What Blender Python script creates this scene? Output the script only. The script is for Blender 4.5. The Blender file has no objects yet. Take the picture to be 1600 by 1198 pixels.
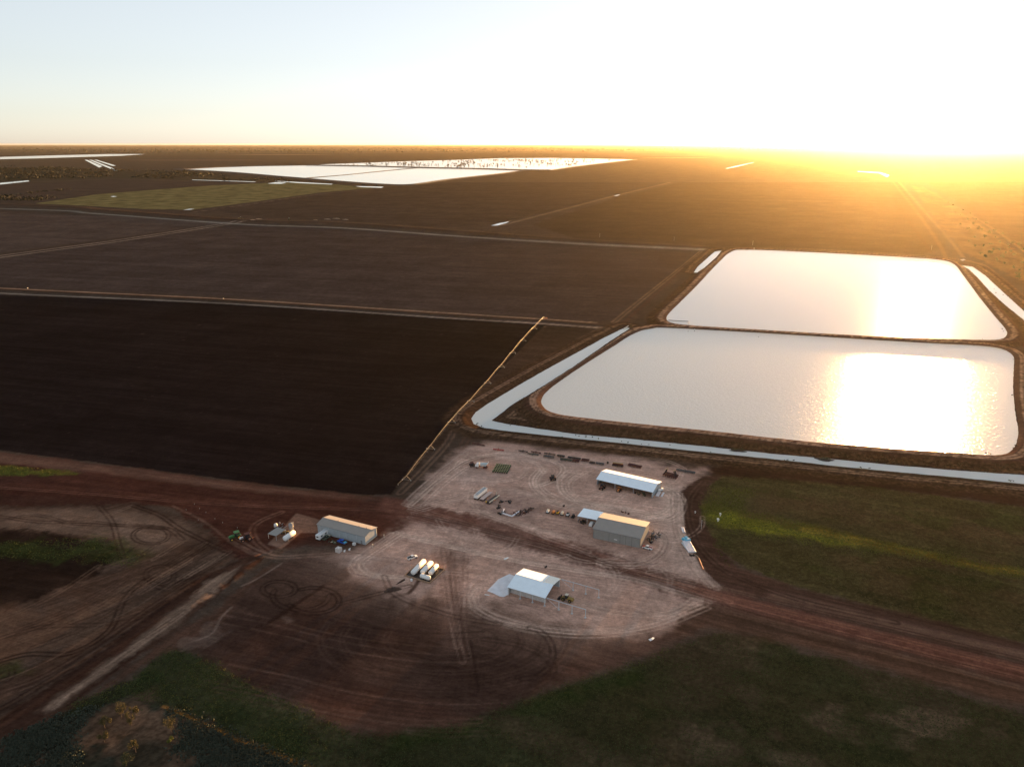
import bpy, bmesh, math, random
import numpy as np
from mathutils import Vector, Matrix, Euler

# ------------------------------------------------------------------ camera
sc = bpy.context.scene
FOC = 1137.0                       # focal length in pixels of the 1600 px photograph
PITCH = math.atan((599 - 225) / FOC)
CAMH = 190.0
cam = bpy.data.cameras.new('camera'); cam_ob = bpy.data.objects.new('camera', cam)
sc.collection.objects.link(cam_ob)
cam.sensor_width = 36; cam.lens = 36 * FOC / 1600; cam.clip_start = 1; cam.clip_end = 400000
cam_ob.location = (0, 0, CAMH); cam_ob.rotation_euler = (math.pi / 2 - PITCH, 0, 0)
sc.camera = cam_ob
CP, SP = math.cos(PITCH), math.sin(PITCH)

def ray(u, v):
    x = (u - 800) / FOC; y = -(v - 599) / FOC
    return Vector((x, CP + y * SP, -SP + y * CP)).normalized()
def G(u, v, z=0.0):
    """survey helper: ground point (height z) that was read off the photograph"""
    d = ray(u, v); t = (z - CAMH) / d.z
    return Vector((d.x * t, d.y * t, z))
def GA(pts, z=0.0):
    return np.array([tuple(G(u, v, z))[:2] for u, v in pts])

# ------------------------------------------------------------------ sky, sun, exposure
sun_dir = ray(1478, 204)
SUN_EL = math.asin(sun_dir.z); SUN_AZ = math.atan2(sun_dir.x, sun_dir.y)
world = bpy.data.worlds.new('World'); sc.world = world; world.use_nodes = True
wn = world.node_tree; bg = wn.nodes['Background']
sky = wn.nodes.new('ShaderNodeTexSky'); sky.sky_type = 'NISHITA'; sky.sun_disc = False
sky.sun_elevation = SUN_EL; sky.sun_rotation = SUN_AZ; sky.altitude = 150
sky.air_density = 0.63; sky.dust_density = 0.55; sky.ozone_density = 1.7
hsv = wn.nodes.new('ShaderNodeHueSaturation'); hsv.inputs['Saturation'].default_value = 0.56
wn.links.new(sky.outputs[0], hsv.inputs['Color']); gam = wn.nodes.new('ShaderNodeGamma'); gam.inputs['Gamma'].default_value = 0.5
wn.links.new(hsv.outputs[0], gam.inputs['Color']); wn.links.new(gam.outputs[0], bg.inputs[0])
bg.inputs[1].default_value = 0.12
sun = bpy.data.lights.new('sun', 'SUN'); sun_ob = bpy.data.objects.new('sun', sun)
sc.collection.objects.link(sun_ob)
sun.energy = 5.0; sun.angle = math.radians(0.5); sun.color = (1.0, 0.54, 0.21)
sun_ob.rotation_euler = (-sun_dir).to_track_quat('-Z', 'Y').to_euler()
sc.view_settings.view_transform = 'Standard'; sc.view_settings.look = 'None'
sc.view_settings.exposure = 2.6; sc.view_settings.gamma = 1
sc.cycles.volume_bounces = 0; sc.cycles.max_bounces = 6; sc.cycles.use_denoising = True
sc.cycles.use_adaptive_sampling = False

COL = sc.collection
rng = random.Random(7)

# ------------------------------------------------------------------ material helpers
def s2l(c): return tuple(((x / 255) / 12.92 if x / 255 <= .04045 else ((x / 255 + .055) / 1.055) ** 2.4) for x in c)
KL = (0.53, 0.56, 0.61)
def alb(r, g, b):
    l = s2l((r, g, b)); return np.array([l[i] / KL[i] for i in range(3)])

MATS = {}
def mat(name, color, rough=0.7, metal=0.0, noise=0.12, nscale=1.5, spec=0.3):
    """painted / dusty surface: base colour broken up by two noises"""
    if name in MATS: return MATS[name]
    m = bpy.data.materials.new(name); m.use_nodes = True; n = m.node_tree
    b = n.nodes['Principled BSDF']; b.inputs['Roughness'].default_value = rough
    b.inputs['Metallic'].default_value = metal; b.inputs['Specular IOR Level'].default_value = spec
    tc = n.nodes.new('ShaderNodeTexCoord')
    no = n.nodes.new('ShaderNodeTexNoise'); no.inputs['Scale'].default_value = nscale; no.inputs['Detail'].default_value = 5
    n.links.new(tc.outputs['Object'], no.inputs['Vector'])
    mr = n.nodes.new('ShaderNodeMapRange'); mr.inputs[1].default_value = .3; mr.inputs[2].default_value = .7
    mr.inputs[3].default_value = 1 - noise; mr.inputs[4].default_value = 1 + noise
    n.links.new(no.outputs['Fac'], mr.inputs[0])
    vm = n.nodes.new('ShaderNodeVectorMath'); vm.operation = 'SCALE'; vm.inputs[0].default_value = color
    n.links.new(mr.outputs[0], vm.inputs['Scale']); n.links.new(vm.outputs[0], b.inputs['Base Color'])
    MATS[name] = m; return m

# ------------------------------------------------------------------ numpy noise / distance fields
def _h(ix, iy, seed):
    h = (ix.astype(np.int64) * 374761393 + iy.astype(np.int64) * 668265263 + seed * 974634777) & 0xffffffff
    h = ((h ^ (h >> 13)) * 1274126177) & 0xffffffff
    return ((h ^ (h >> 16)) & 0xffff) / 65535.0
def vnoise(x, y, seed=0):
    ix = np.floor(x); iy = np.floor(y); fx = x - ix; fy = y - iy
    fx = fx * fx * (3 - 2 * fx); fy = fy * fy * (3 - 2 * fy)
    ix = ix.astype(np.int64); iy = iy.astype(np.int64)
    a = _h(ix, iy, seed); b = _h(ix + 1, iy, seed); c = _h(ix, iy + 1, seed); d = _h(ix + 1, iy + 1, seed)
    return (a + (b - a) * fx) * (1 - fy) + (c + (d - c) * fx) * fy
def fbm(x, y, seed=0, octv=3):
    s = 0; a = .5; t = 0
    for i in range(octv):
        s = s + a * vnoise(x * 2 ** i + 17.3 * i, y * 2 ** i - 9.1 * i, seed + i); t += a; a *= .55
    return s / t
def sstep(a, b, x):
    t = np.clip((x - a) / (b - a), 0, 1); return t * t * (3 - 2 * t)
def rot(x, y, ang):
    c, s = math.cos(ang), math.sin(ang); return x * c + y * s, -x * s + y * c

def seg_dist(P, A, B):
    d = B - A; L = max(float(d @ d), 1e-9)
    t = np.clip(((P[:, 0] - A[0]) * d[0] + (P[:, 1] - A[1]) * d[1]) / L, 0, 1)
    return np.hypot(P[:, 0] - A[0] - t * d[0], P[:, 1] - A[1] - t * d[1]), t
def poly_sdf(P, V):
    """negative inside"""
    n = len(V); dist = np.full(len(P), 1e9); ins = np.zeros(len(P), bool)
    for i in range(n):
        A, B = V[i], V[(i + 1) % n]
        d, _ = seg_dist(P, A, B); dist = np.minimum(dist, d)
        c = ((A[1] > P[:, 1]) != (B[1] > P[:, 1]))
        with np.errstate(divide='ignore', invalid='ignore'):
            xi = (B[0] - A[0]) * (P[:, 1] - A[1]) / (B[1] - A[1] + 1e-12) + A[0]
        ins ^= c & (P[:, 0] < xi)
    return np.where(ins, -dist, dist)
def sdf_local(P, V, margin):
    lo = V.min(0) - margin; hi = V.max(0) + margin
    m = (P[:, 0] > lo[0]) & (P[:, 0] < hi[0]) & (P[:, 1] > lo[1]) & (P[:, 1] < hi[1])
    out = np.full(len(P), 1e3)
    idx = np.nonzero(m)[0]
    if len(idx): out[idx] = poly_sdf(P[idx], V)
    return out, idx
def smooth_line(V, n=6):
    """Catmull-Rom through the surveyed points"""
    V = np.asarray(V, float)
    if len(V) < 3: return V
    Q = np.vstack([2 * V[0] - V[1], V, 2 * V[-1] - V[-2]]); out = []
    for i in range(1, len(Q) - 2):
        for k in range(n):
            t = k / n; p0, p1, p2, p3 = Q[i - 1], Q[i], Q[i + 1], Q[i + 2]
            out.append(.5 * (2 * p1 + (p2 - p0) * t + (2 * p0 - 5 * p1 + 4 * p2 - p3) * t * t + (3 * p1 - p0 - 3 * p2 + p3) * t ** 3))
    out.append(V[-1]); return np.array(out)
def line_dist(P, V, margin):
    lo = V.min(0) - margin; hi = V.max(0) + margin
    m = (P[:, 0] > lo[0]) & (P[:, 0] < hi[0]) & (P[:, 1] > lo[1]) & (P[:, 1] < hi[1])
    idx = np.nonzero(m)[0]
    if not len(idx): return idx, None
    Q = P[idx]; best = np.full(len(idx), 1e9)
    for i in range(len(V) - 1):
        A, B = V[i], V[i + 1]
        l2 = np.minimum(A, B) - margin; h2 = np.maximum(A, B) + margin
        s = np.nonzero((Q[:, 0] > l2[0]) & (Q[:, 0] < h2[0]) & (Q[:, 1] > l2[1]) & (Q[:, 1] < h2[1]))[0]
        if len(s):
            d, _ = seg_dist(Q[s], A, B); best[s] = np.minimum(best[s], d)
    k = best < margin
    return idx[k], best[k]

# ------------------------------------------------------------------ surveyed outlines (photo pixels -> ground)
W1, WC = 2.0, -0.4                 # water levels: storage dams, supply canals
POND1 = smooth_line(GA([(1020,513),(1040,512),(1170,519),(1300,527),(1450,536),(1530,540),(1565,545),(1583,556),(1584,575),(1583,610),(1587,650),(1591,672),(1588,692),(1577,706),(1555,711),(1500,708),(1400,701),(1300,693),(1200,683),(1100,672),(1000,662),(900,651),(862,644),(848,634),(846,624),(856,610),(880,592),(920,565),(960,540),(985,524),(1003,516)], W1), 3)
POND2 = smooth_line(GA([(1135,398),(1148,391),(1165,390),(1230,392),(1330,397),(1420,402),(1470,406),(1491,413),(1505,430),(1530,464),(1555,495),(1571,514),(1573,523),(1562,530),(1520,531),(1400,527),(1300,522),(1200,516),(1100,510),(1057,506),(1042,500),(1045,490),(1065,470),(1090,445),(1115,418)], W1), 3)
CANAL_OUT = [(978,511),(945,527),(905,549),(850,579),(800,608),(760,632),(743,644),(736,654),(740,662),(755,668),(800,674),(900,685),(1000,695),(1100,706),(1200,716),(1300,727),(1400,737),(1500,746),(1600,756),(1760,771)]
CANAL_IN = [(1760,756),(1600,742),(1500,735),(1400,727),(1300,717),(1200,708),(1100,697),(1000,687),(900,678),(830,668),(790,662),(768,657),(780,648),(800,632),(850,602),(900,570),(950,535),(984,513)]
CANAL = GA(CANAL_OUT + CANAL_IN, WC)
CANAL2 = GA([(1084,426),(1090,417),(1117,393),(1128,391),(1119,402),(1101,418),(1089,426)], WC)
CANAL3 = GA([(1500,414),(1520,417),(1540,431),(1570,459),(1600,486),(1670,545),(1670,562),(1600,500),(1570,476),(1545,453),(1528,434),(1513,420)], WC)

# soil layers: outline, colour, edge softness (m), edge wobble (m), opacity, streak (angle, length, width, strength), region name
def ang_px(a, b):
    A, B = G(*a), G(*b); return math.atan2(B.y - A.y, B.x - A.x)
ROW = ang_px((0, 452), (930, 508)); RD = ang_px((1110, 925), (1600, 1050)); DK = ang_px((100, 1060), (330, 900))
LAYERS = []
def layer(px, col, soft=2, wob=2, op=1, st=None, reg=None): LAYERS.append((GA(px), alb(*col), soft * 1.25, wob * 1.25, op, (st[0], st[1] * 1.25, st[2] * 1.25, st[3]) if st else None, reg))

layer([(-400,455),(0,461),(350,474),(700,497),(853,507),(840,520),(770,590),(700,662),(640,733),(612,772),(570,773),(400,755),(200,729),(0,704),(-300,668)], (21,17,17), .8, .5, 1, (ROW,40,1.3,.35), 'field')
layer([(852,507),(938,512),(905,529),(850,559),(740,622),(715,660),(690,695),(640,742),(612,772),(700,664),(770,590)], (42,33,28), 2, 1.5, 1, (ROW,30,1.2,.3), 'field_edge')
layer([(-500,470),(0,404),(378,350),(530,357),(700,370),(900,384),(1092,393),(962,500),(930,502),(700,485),(350,462),(0,448),(-500,430)], (47,40,38), 1.5, 1, 1, (ROW,90,3,.2), 'field_b')
layer([(-700,318),(0,332),(150,337),(362,347),(200,369),(0,395),(-500,440)], (54,46,43), 2, 1, 1, (ROW,120,4,.15), 'field_c')
layer([(330,327),(560,296),(650,289),(820,268),(870,266),(1140,262),(965,304),(795,347),(700,356),(540,346),(400,339)], (45,38,34), 4, 3, 1, (ROW,200,10,.14), 'field_d')
layer([(832,351),(968,307),(1150,264),(1390,268),(1455,350),(1478,386),(1440,397),(1130,385),(900,373)], (44,36,29), 4, 3, 1, (ROW,200,8,.16), 'field_e')
layer([(1440,280),(1760,280),(1900,460),(1660,420),(1600,392),(1520,335)], (54,43,34), 4, 3, 1, (ROW,200,8,.15), 'field_f')
# scrub strip on the right
layer([(1425,290),(1460,300),(1530,350),(1660,445),(1700,560),(1600,440),(1500,390),(1450,330)], (74,58,42), 5, 10, .9, (DK,40,10,.4), 'scrubland')
# grass paddock right of the yard
layer([(1128,742),(1200,745),(1350,759),(1600,792),(1800,812),(1800,1055),(1600,1006),(1400,956),(1250,920),(1155,886),(1117,850),(1097,812),(1091,786),(1106,760)], (48,45,28), 1.5, 2, 1, (RD,25,3,.35), 'grass_paddock')
layer([(1100,770),(1250,775),(1500,812),(1700,838),(1700,880),(1450,835),(1250,800),(1120,785)], (56,44,32), 8, 8, .7, None)
layer([(1096,790),(1130,790),(1250,817),(1400,851),(1600,889),(1700,908),(1700,922),(1600,903),(1450,870),(1350,856),(1250,842),(1150,826),(1102,812)], (74,68,26), 2, 3, .8, (RD,12,1.6,.6))
layer([(1100,795),(1150,800),(1220,822),(1330,850),(1220,836),(1130,822),(1100,812)], (86,88,26), 2, 4, .8, (RD,8,2,.5))
layer([(1250,822),(1400,855),(1600,893),(1600,898),(1400,861),(1250,830)], (104,88,34), 1.5, 3, .7, (RD,8,1.5,.6))
layer([(1100,733),(1150,722),(1300,738),(1500,757),(1640,768),(1640,795),(1500,778),(1350,760),(1200,747),(1120,743)], (40,26,21), 2.5, 2, 1, (RD,30,1.5,.35))
layer([(1130,765),(1180,775),(1160,800),(1110,810),(1098,790)], (46,52,24), 4, 4, .45, None)
layer([(1170,845),(1300,862),(1500,905),(1520,940),(1300,905),(1200,880)], (42,40,23), 8, 8, .6, None)
# lower grass paddock
layer([(560,1145),(700,1132),(830,1085),(1000,1030),(1060,1005),(1110,985),(1200,1000),(1350,1040),(1600,1112),(1800,1165),(1800,1400),(300,1400),(500,1198)], (33,34,22), 2, 3, 1, (RD,14,3,.35), 'grass_paddock_b')
layer([(900,1080),(1100,1015),(1250,1040),(1300,1100),(1200,1198),(900,1220)], (38,34,22), 14, 10, .6, None)
layer([(1300,1100),(1600,1130),(1700,1250),(1300,1250)], (42,38,25), 14, 10, .7, None)
layer([(600,1140),(760,1120),(900,1065),(1000,1040),(1010,1060),(850,1110),(700,1160),(600,1170)], (27,36,15), 4, 4, .8, None)
for (x, y, w, h) in [(1365,1155,34,8),(1470,1120,30,7),(1425,1110,20,7),(1520,1105,22,5),(1480,1130,15,6),(1080,1140,12,10),(1160,1010,16,9),(1330,1055,20,6),(985,1190,60,8),(1100,1170,20,8),(1240,1190,30,7),(1560,1135,18,5),(1180,1075,10,5),(1290,1120,16,5),(1045,1060,14,5),(1215,1060,12,4)]:
    layer([(x-w,y),(x-w*.5,y-h),(x+w*.3,y-h*.7),(x+w,y+h*.2),(x+w*.5,y+h),(x-w*.4,y+h*.8)], (72,60,49), 3, 10, .5, (RD,9,2.5,.5))
# left grass and scrub
layer([(-60,1190),(0,1150),(110,1098),(200,1062),(262,1012),(330,1030),(400,1072),(480,1108),(545,1142),(560,1165),(520,1300),(-250,1400)], (31,33,22), 1.5, 2, 1, (DK,10,3,.35), 'grass_corner')
layer([(280,1040),(330,1040),(420,1100),(480,1125),(400,1140),(320,1100)], (42,42,26), 6, 5, .6, None)
layer([(-250,1260),(0,1160),(90,1120),(200,1088),(258,1100),(340,1140),(490,1205),(560,1400),(-250,1400)], (31,32,27), 1.5, 3, 1, (DK,5,2,.4), 'scrub_ground')
layer([(125,1130),(150,1110),(200,1097),(262,1105),(288,1148),(262,1170),(300,1190),(240,1210),(140,1195),(110,1160)], (68,53,43), 3, 8, .75, (DK,6,2,.4))
layer([(20,1180),(70,1175),(80,1190),(20,1195)], (66,52,43), 2, 3, .6, None)
layer([(330,1190),(380,1185),(380,1215),(320,1215)], (66,52,43), 2, 3, .6, None)
# disturbed ground left of the ditch
layer([(-300,792),(0,790),(200,786),(262,800),(325,830),(372,868),(335,893),(240,960),(100,1060),(0,1132),(-300,1290)], (52,41,35), 2, 2, 1, (ang_px((0,1000),(200,930)),18,1.2,.4), 'bare_soil')
layer([(-50,800),(100,795),(240,800),(300,835),(240,860),(130,835),(0,825)], (92,77,68), 4, 4, .6, (ROW,14,1,.4))
layer([(-50,822),(70,832),(165,848),(188,868),(140,905),(60,943),(-50,955)], (25,18,15), 2, 3, .97, (ROW,14,1.5,.3))
layer([(-50,845),(60,842),(100,858),(160,836),(195,848),(228,868),(200,885),(110,872),(90,880),(-50,870)], (38,46,19), 4, 6, .5, (ROW,6,1.5,.8))
layer([(-50,950),(60,945),(150,960),(200,940),(140,1000),(0,1040),(-50,1050)], (74,57,47), 6, 6, .6, None)
layer([(-40,1040),(30,1035),(45,1050),(0,1060)], (44,50,20), 3, 3, .6, None)
# broad red road apron on the left
layer([(-400,672),(0,705),(200,730),(400,757),(570,775),(625,780),(720,800),(640,835),(590,853),(480,852),(425,862),(385,880),(352,862),(330,825),(272,795),(220,786),(0,790),(-300,792)], (50,31,26), 1.5, 2, 1, (ROW,35,2,.3), 'dirt_road')
layer([(-400,674),(0,706),(200,731),(400,758),(570,776),(600,782),(400,768),(200,744),(0,724),(-400,700)], (78,60,52), 2.5, 2, .7, (ROW,40,1.5,.4))
layer([(-100,724),(30,727),(120,740),(60,744),(-100,746)], (62,66,24), 2, 3, .75, (ROW,10,1.5,.7))
layer([(-200,770),(120,775),(230,787),(60,791),(-200,792)], (44,30,26), 3, 2, .7, None)
# dug soil south of the yard
layer([(300,1010),(275,990),(330,960),(400,890),(480,862),(560,868),(660,925),(760,955),(860,1000),(1000,1000),(1100,960),(1135,965),(1060,1000),(1000,1032),(830,1087),(700,1134),(570,1144),(520,1128),(400,1072)], (50,37,32), 2.5, 3, 1, (RD,22,1.2,.35), 'ploughed_pad')
layer([(330,985),(480,950),(600,985),(620,1060),(520,1110),(400,1060)], (38,27,24), 10, 8, .6, None)
layer([(760,985),(880,1000),(900,1050),(820,1085),(700,1105),(700,1040)], (42,30,26), 8, 8, .6, None)
layer([(480,1090),(640,1090),(720,1120),(580,1140),(500,1125)], (66,44,36), 6, 5, .6, None)
layer([(560,1040),(640,1035),(650,1060),(560,1060)], (70,54,47), 4, 4, .5, None)
layer([(400,905),(520,885),(600,920),(560,950),(430,940)], (66,50,43), 8, 6, .5, None)
# gravel yard
layer([(540,870),(640,940),(740,985),(860,1015),(980,1015),(1080,985),(1150,945),(1100,900),(900,900),(700,860)], (86,68,60), 12, 6, .8, (RD,18,1.2,.35))
layer([(440,862),(560,858),(620,900),(700,950),(600,950),(500,905)], (82,66,59), 10, 6, .7, (RD,18,1.2,.35))
layer([(733,690),(762,688),(860,700),(1000,716),(1098,734),(1098,744),(1080,757),(1067,780),(1066,820),(1080,860),(1105,905),(1128,934),(1112,958),(1050,985),(960,992),(860,975),(770,955),(705,945),(620,930),(565,900),(530,868),(590,850),(622,822),(640,787),(690,735)], (134,111,102), 6, 6, 1, (ROW,12,1.0,.2), 'gravel_yard')
layer([(600,850),(700,830),(800,850),(760,930),(640,925),(580,890)], (126,104,95), 12, 8, .6, (RD,16,1,.3))
layer([(880,950),(1000,920),(1100,945),(1040,975),(930,985)], (130,108,98), 10, 6, .6, (RD,12,1.0,.3))
layer([(640,790),(760,770),(900,800),(1000,870),(900,850),(760,810)], (122,99,90), 10, 6, .6, (RD,20,.8,.4))
layer([(1030,750),(1070,762),(1060,800),(1070,850),(1095,905),(1060,890),(1030,830)], (150,132,123), 6, 5, .6, (DK,8,1,.3))
layer([(930,860),(1010,880),(1070,900),(1000,890),(900,870)], (110,92,87), 5, 4, .5, None)
layer([(760,700),(860,712),(1000,730),(900,728),(780,715)], (148,130,124), 6, 4, .5, (ROW,12,1,.3))
layer([(745,765),(830,770),(840,812),(760,800)], (116,98,93), 5, 4, .5, None)
layer([(720,735),(790,740),(760,760),(715,755)], (138,121,116), 8, 5, .5, None)
# red dirt showing through the main road
layer([(600,775),(660,786),(760,809),(880,843),(1000,882),(1110,915),(1300,965),(1600,1038),(1800,1086),(1800,1118),(1600,1068),(1300,988),(1110,943),(1000,908),(870,862),(760,832),(650,815),(590,800)], (78,52,45), 2.5, 2, .9, (RD,60,.9,.35), 'main_road')
layer([(750,822),(870,849),(960,880),(1100,922),(1080,936),(950,897),(860,868),(770,842)], (50,30,26), 2.5, 2, .9, (RD,30,1,.4))
layer([(1110,940),(1300,978),(1600,1054),(1800,1104),(1800,1124),(1600,1072),(1300,992),(1110,950)], (50,33,28), 1.5, 1, .7, (RD,40,.8,.3))
layer([(620,790),(740,805),(740,825),(640,822),(590,812)], (68,42,35), 6, 4, .7, (RD,30,1,.4))
# verges of the main road
layer([(1085,945),(1115,946),(1300,992),(1600,1072),(1800,1124),(1800,1162),(1600,1108),(1350,1037),(1200,996),(1110,980),(1060,1000),(1030,1000)], (54,40,33), 2, 2, .95, (RD,40,1,.5), 'road_verge')
layer([(1060,770),(1078,757),(1098,744),(1128,742),(1106,760),(1092,786),(1098,812),(1118,850),(1156,886),(1250,919),(1400,955),(1600,1004),(1800,1052),(1800,1080),(1600,1034),(1300,962),(1150,928),(1105,903),(1082,860),(1068,820)], (50,36,31), 1.5, 1.5, 1, (RD,40,1,.45), 'road_verge_b')
layer([(1200,920),(1400,968),(1600,1016),(1800,1064),(1800,1074),(1600,1027),(1400,978),(1200,932)], (84,68,60), 2, 1, .7, (RD,40,1,.4))
# slabs and pale pads
layer([(418,850),(463,802),(500,812),(500,833),(470,832),(440,858)], (88,70,62), .5, .3, 1, None, None)
layer([(530,868),(600,858),(640,880),(600,905),(545,890)], (118,100,93), 3, 3, .7, None)
# ditch embankment lower left
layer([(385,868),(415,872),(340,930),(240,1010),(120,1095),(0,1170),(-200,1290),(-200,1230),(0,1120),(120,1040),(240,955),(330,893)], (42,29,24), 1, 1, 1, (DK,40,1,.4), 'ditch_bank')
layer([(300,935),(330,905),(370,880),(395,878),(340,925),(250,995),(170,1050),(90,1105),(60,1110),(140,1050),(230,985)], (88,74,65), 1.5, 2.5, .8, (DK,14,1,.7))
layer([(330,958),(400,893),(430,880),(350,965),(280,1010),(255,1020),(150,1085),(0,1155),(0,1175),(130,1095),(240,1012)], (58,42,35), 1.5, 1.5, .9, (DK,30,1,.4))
for (x, y, w, h) in [(395,900,20,8),(325,985,16,5),(305,1003,14,5),(470,870,30,4),(455,968,6,4)]:
    layer([(x-w,y),(x-w*.5,y-h),(x+w*.3,y-h*.7),(x+w,y+h*.2),(x+w*.5,y+h),(x-w*.4,y+h*.8)], (100,86,79), 1.2, 5, .3, None)
layer([(665,870),(690,850),(730,860),(720,1010),(700,1015)], (92,70,62), 4, 2, .5, (ang_px((700,870),(712,1010)),20,.6,.5))
layer([(555,870),(585,866),(600,872),(580,884),(556,880)], (126,110,104), 1, 1.5, .8, None)

# strokes: wheel tracks and levees: photo polyline, colour, width (m), opacity, twin gap (m), height (m)
STROKES = []
def stroke(px, col, w=.6, op=.6, gap=0, h=0, brk=.5):
    if sum(col) < 110 and w < 1: w *= 1.45; op = min(1, op * 1.25)
    STROKES.append((smooth_line(GA(px)), alb(*col), w, op, gap, h, brk))
LT, DKT = (168,149,138), (52,38,33)
# yard loops, pale compacted dust
stroke([(640,790),(690,748),(735,718),(790,708),(850,716),(880,730),(868,748),(840,760)], LT, .7, .8, 2.4)
stroke([(660,790),(700,752),(740,726),(790,714),(835,722),(850,738)], LT, .6, .5, 2.2)
stroke([(726,740),(712,732),(725,716),(760,712),(800,716),(822,728),(815,745),(780,752),(740,750)], LT, .5, .45, 2.0)
stroke([(840,735),(830,748),(835,765),(860,785),(900,795),(960,800)], LT, .6, .6, 2.2)
stroke([(852,733),(842,748),(850,765),(880,780),(930,790)], LT, .6, .6, 2.2)
stroke([(890,735),(875,748),(878,768),(905,785),(960,792),(1010,800)], LT, .7, .7, 2.4)
stroke([(905,735),(886,752),(892,770),(920,783),(980,793)], LT, .5, .5, 2.0)
stroke([(1035,760),(1055,770),(1060,790),(1045,808),(1010,812)], LT, .8, .7, 2.4)
stroke([(1028,762),(1043,772),(1048,786),(1036,800),(1005,806)], LT, .6, .6, 2.0)
stroke([(1020,826),(1035,835),(1042,850),(1030,868),(1005,880),(960,882)], (86,68,62), .6, .6, 2.0)
stroke([(903,866),(915,860),(935,862),(970,872),(1000,882),(1030,880)], (70,55,52), 1.0, .7, 0)
stroke([(740,782),(748,800),(790,815),(850,838),(920,862)], LT, .6, .35, 2.2)
stroke([(760,940),(755,952),(790,968),(860,978),(950,980),(1040,962),(1100,945)], (138,116,106), .9, .45, 2.6)
stroke([(750,918),(745,940),(770,962),(830,980),(920,988),(1010,978)], (132,112,104), .7, .3, 2.2)
stroke([(890,935),(940,950),(990,962),(1040,960),(1085,935)], (142,118,106), .7, .7, 2.0)
stroke([(560,868),(548,885),(560,898),(600,900)], (140,120,112), .7, .6, 2.2)
stroke([(620,835),(585,870),(575,885),(600,895)], (124,104,96), .8, .5, 2.4)
stroke([(1068,780),(1062,800),(1066,835),(1085,880),(1110,915)], LT, .8, .5, 2.4)
stroke([(740,700),(700,728),(662,760),(640,780)], (140,124,116), 1.0, .6, 3.0)
stroke([(1000,896),(1060,912),(1110,930),(1140,940)], (150,110,92), .7, .5, 2.4)
stroke([(705,868),(710,920),(718,1000),(726,1020)], (56,38,33), .5, .6, 2.2)
stroke([(728,868),(726,930),(722,1010)], (60,42,36), .5, .5, 2.2)
stroke([(690,870),(700,940),(715,1010)], (124,102,92), .5, .5, 2.0)
stroke([(1095,905),(1110,925),(1150,960)], DKT, .5, .5, 2.0)
def flow(px, n, spread, cols, op=.4, w=.4, gap=2.1):
    for k in range(n):
        ox, oy = rng.gauss(0, spread), rng.gauss(0, spread * .5); a = rng.uniform(.96, 1.04); cx = sum(p[0] for p in px) / len(px); cy = sum(p[1] for p in px) / len(px)
        stroke([(cx + (x - cx) * a + ox + rng.uniform(-1, 1), cy + (y - cy) * a + oy + rng.uniform(-.6, .6)) for x, y in px], rng.choice(cols), w, op * rng.uniform(.5, 1.2), gap)
YC = [LT, LT, (138,120,112), (84,68,63), (98,80,74)]
flow([(640,788),(690,748),(735,718),(790,708),(850,716),(880,730),(868,748)], 5, 5, YC)
flow([(650,795),(720,775),(800,765),(870,785),(930,793),(1000,806),(1050,812)], 9, 7, YC)
flow([(905,735),(882,752),(888,772),(920,785),(980,795),(1040,808)], 6, 5, YC)
flow([(845,735),(835,750),(842,768),(870,785),(920,797)], 6, 5, YC)
flow([(1030,758),(1055,770),(1062,790),(1048,808),(1010,815)], 7, 5, YC, .5)
flow([(1060,770),(1060,800),(1066,840),(1088,885),(1120,920)], 6, 5, YC, .45)
flow([(640,800),(740,830),(850,858),(960,890),(1080,918)], 9, 6, YC + [(70,46,38)], .45)
flow([(620,830),(700,850),(800,872),(900,888),(1000,905),(1100,935)], 8, 7, YC, .4)
flow([(750,918),(745,940),(775,962),(840,980),(930,988),(1020,976),(1100,945)], 7, 8, YC, .3)
flow([(890,935),(960,955),(1040,958),(1090,935)], 5, 4, YC, .45)
flow([(620,835),(580,862),(556,880),(575,898),(630,905)], 7, 6, YC, .4)
flow([(700,860),(708,920),(716,1000),(724,1030)], 6, 6, [(56,40,34), (120,98,88), (48,34,29)], .5)
flow([(740,700),(700,728),(662,762),(636,786)], 5, 4, YC, .4)
flow([(745,765),(745,785),(775,805),(830,822),(890,840)], 5, 5, YC, .35)
flow([(1018,824),(1038,835),(1044,852),(1030,870),(1000,882),(940,880)], 6, 5, YC, .45)
for k in range(60):      # many faint random passes over the yard
    x0 = rng.uniform(650, 1040); y0 = rng.uniform(700, 900)
    a = rng.gauss(0.25, .5); L = rng.uniform(40, 130); cv = rng.uniform(-.02, .02)
    p = [(x0, y0)]
    for j in range(4): p.append((p[-1][0] + L / 4 * math.cos(a), p[-1][1] + L / 4 * .5 * math.sin(a))); a += cv * L / 4
    stroke(p, rng.choice([LT, LT, (92,76,70), (82,66,61)]), .4, rng.uniform(.15, .4), 2.1)
# loops on the south pad
def ell(cx, cy, rx, ry, a0, a1, n=14): return [(cx + rx * math.cos(math.radians(a0 + (a1 - a0) * i / n)), cy + ry * math.sin(math.radians(a0 + (a1 - a0) * i / n))) for i in range(n + 1)]
for i in range(8):
    stroke(ell(700, 1000, 200 - i * 17, 78 - i * 7, -60, 200), (34,24,21) if i % 2 else (74,57,50), .7, .28, 2.0)
stroke(ell(820, 1020, 44, 40, -80, 95), (34,24,21), .6, .7, 2.2)
stroke(ell(700, 1045, 165, 50, -70, 60), (36,26,22), .6, .5, 2.2)
for i in range(16):
    y = 925 + i * 11 + rng.uniform(-3, 3); x = 330 + rng.uniform(-10, 40)
    stroke([(x, y), (x + 90, y + 18), (x + 200, y + 45), (x + 330, y + 62), (x + 430, y + 60)], rng.choice([(34,24,21), (72,55,47), (40,28,24), (84,66,58)]), .6, rng.uniform(.3, .55), rng.choice([0, 2.2]))
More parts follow.
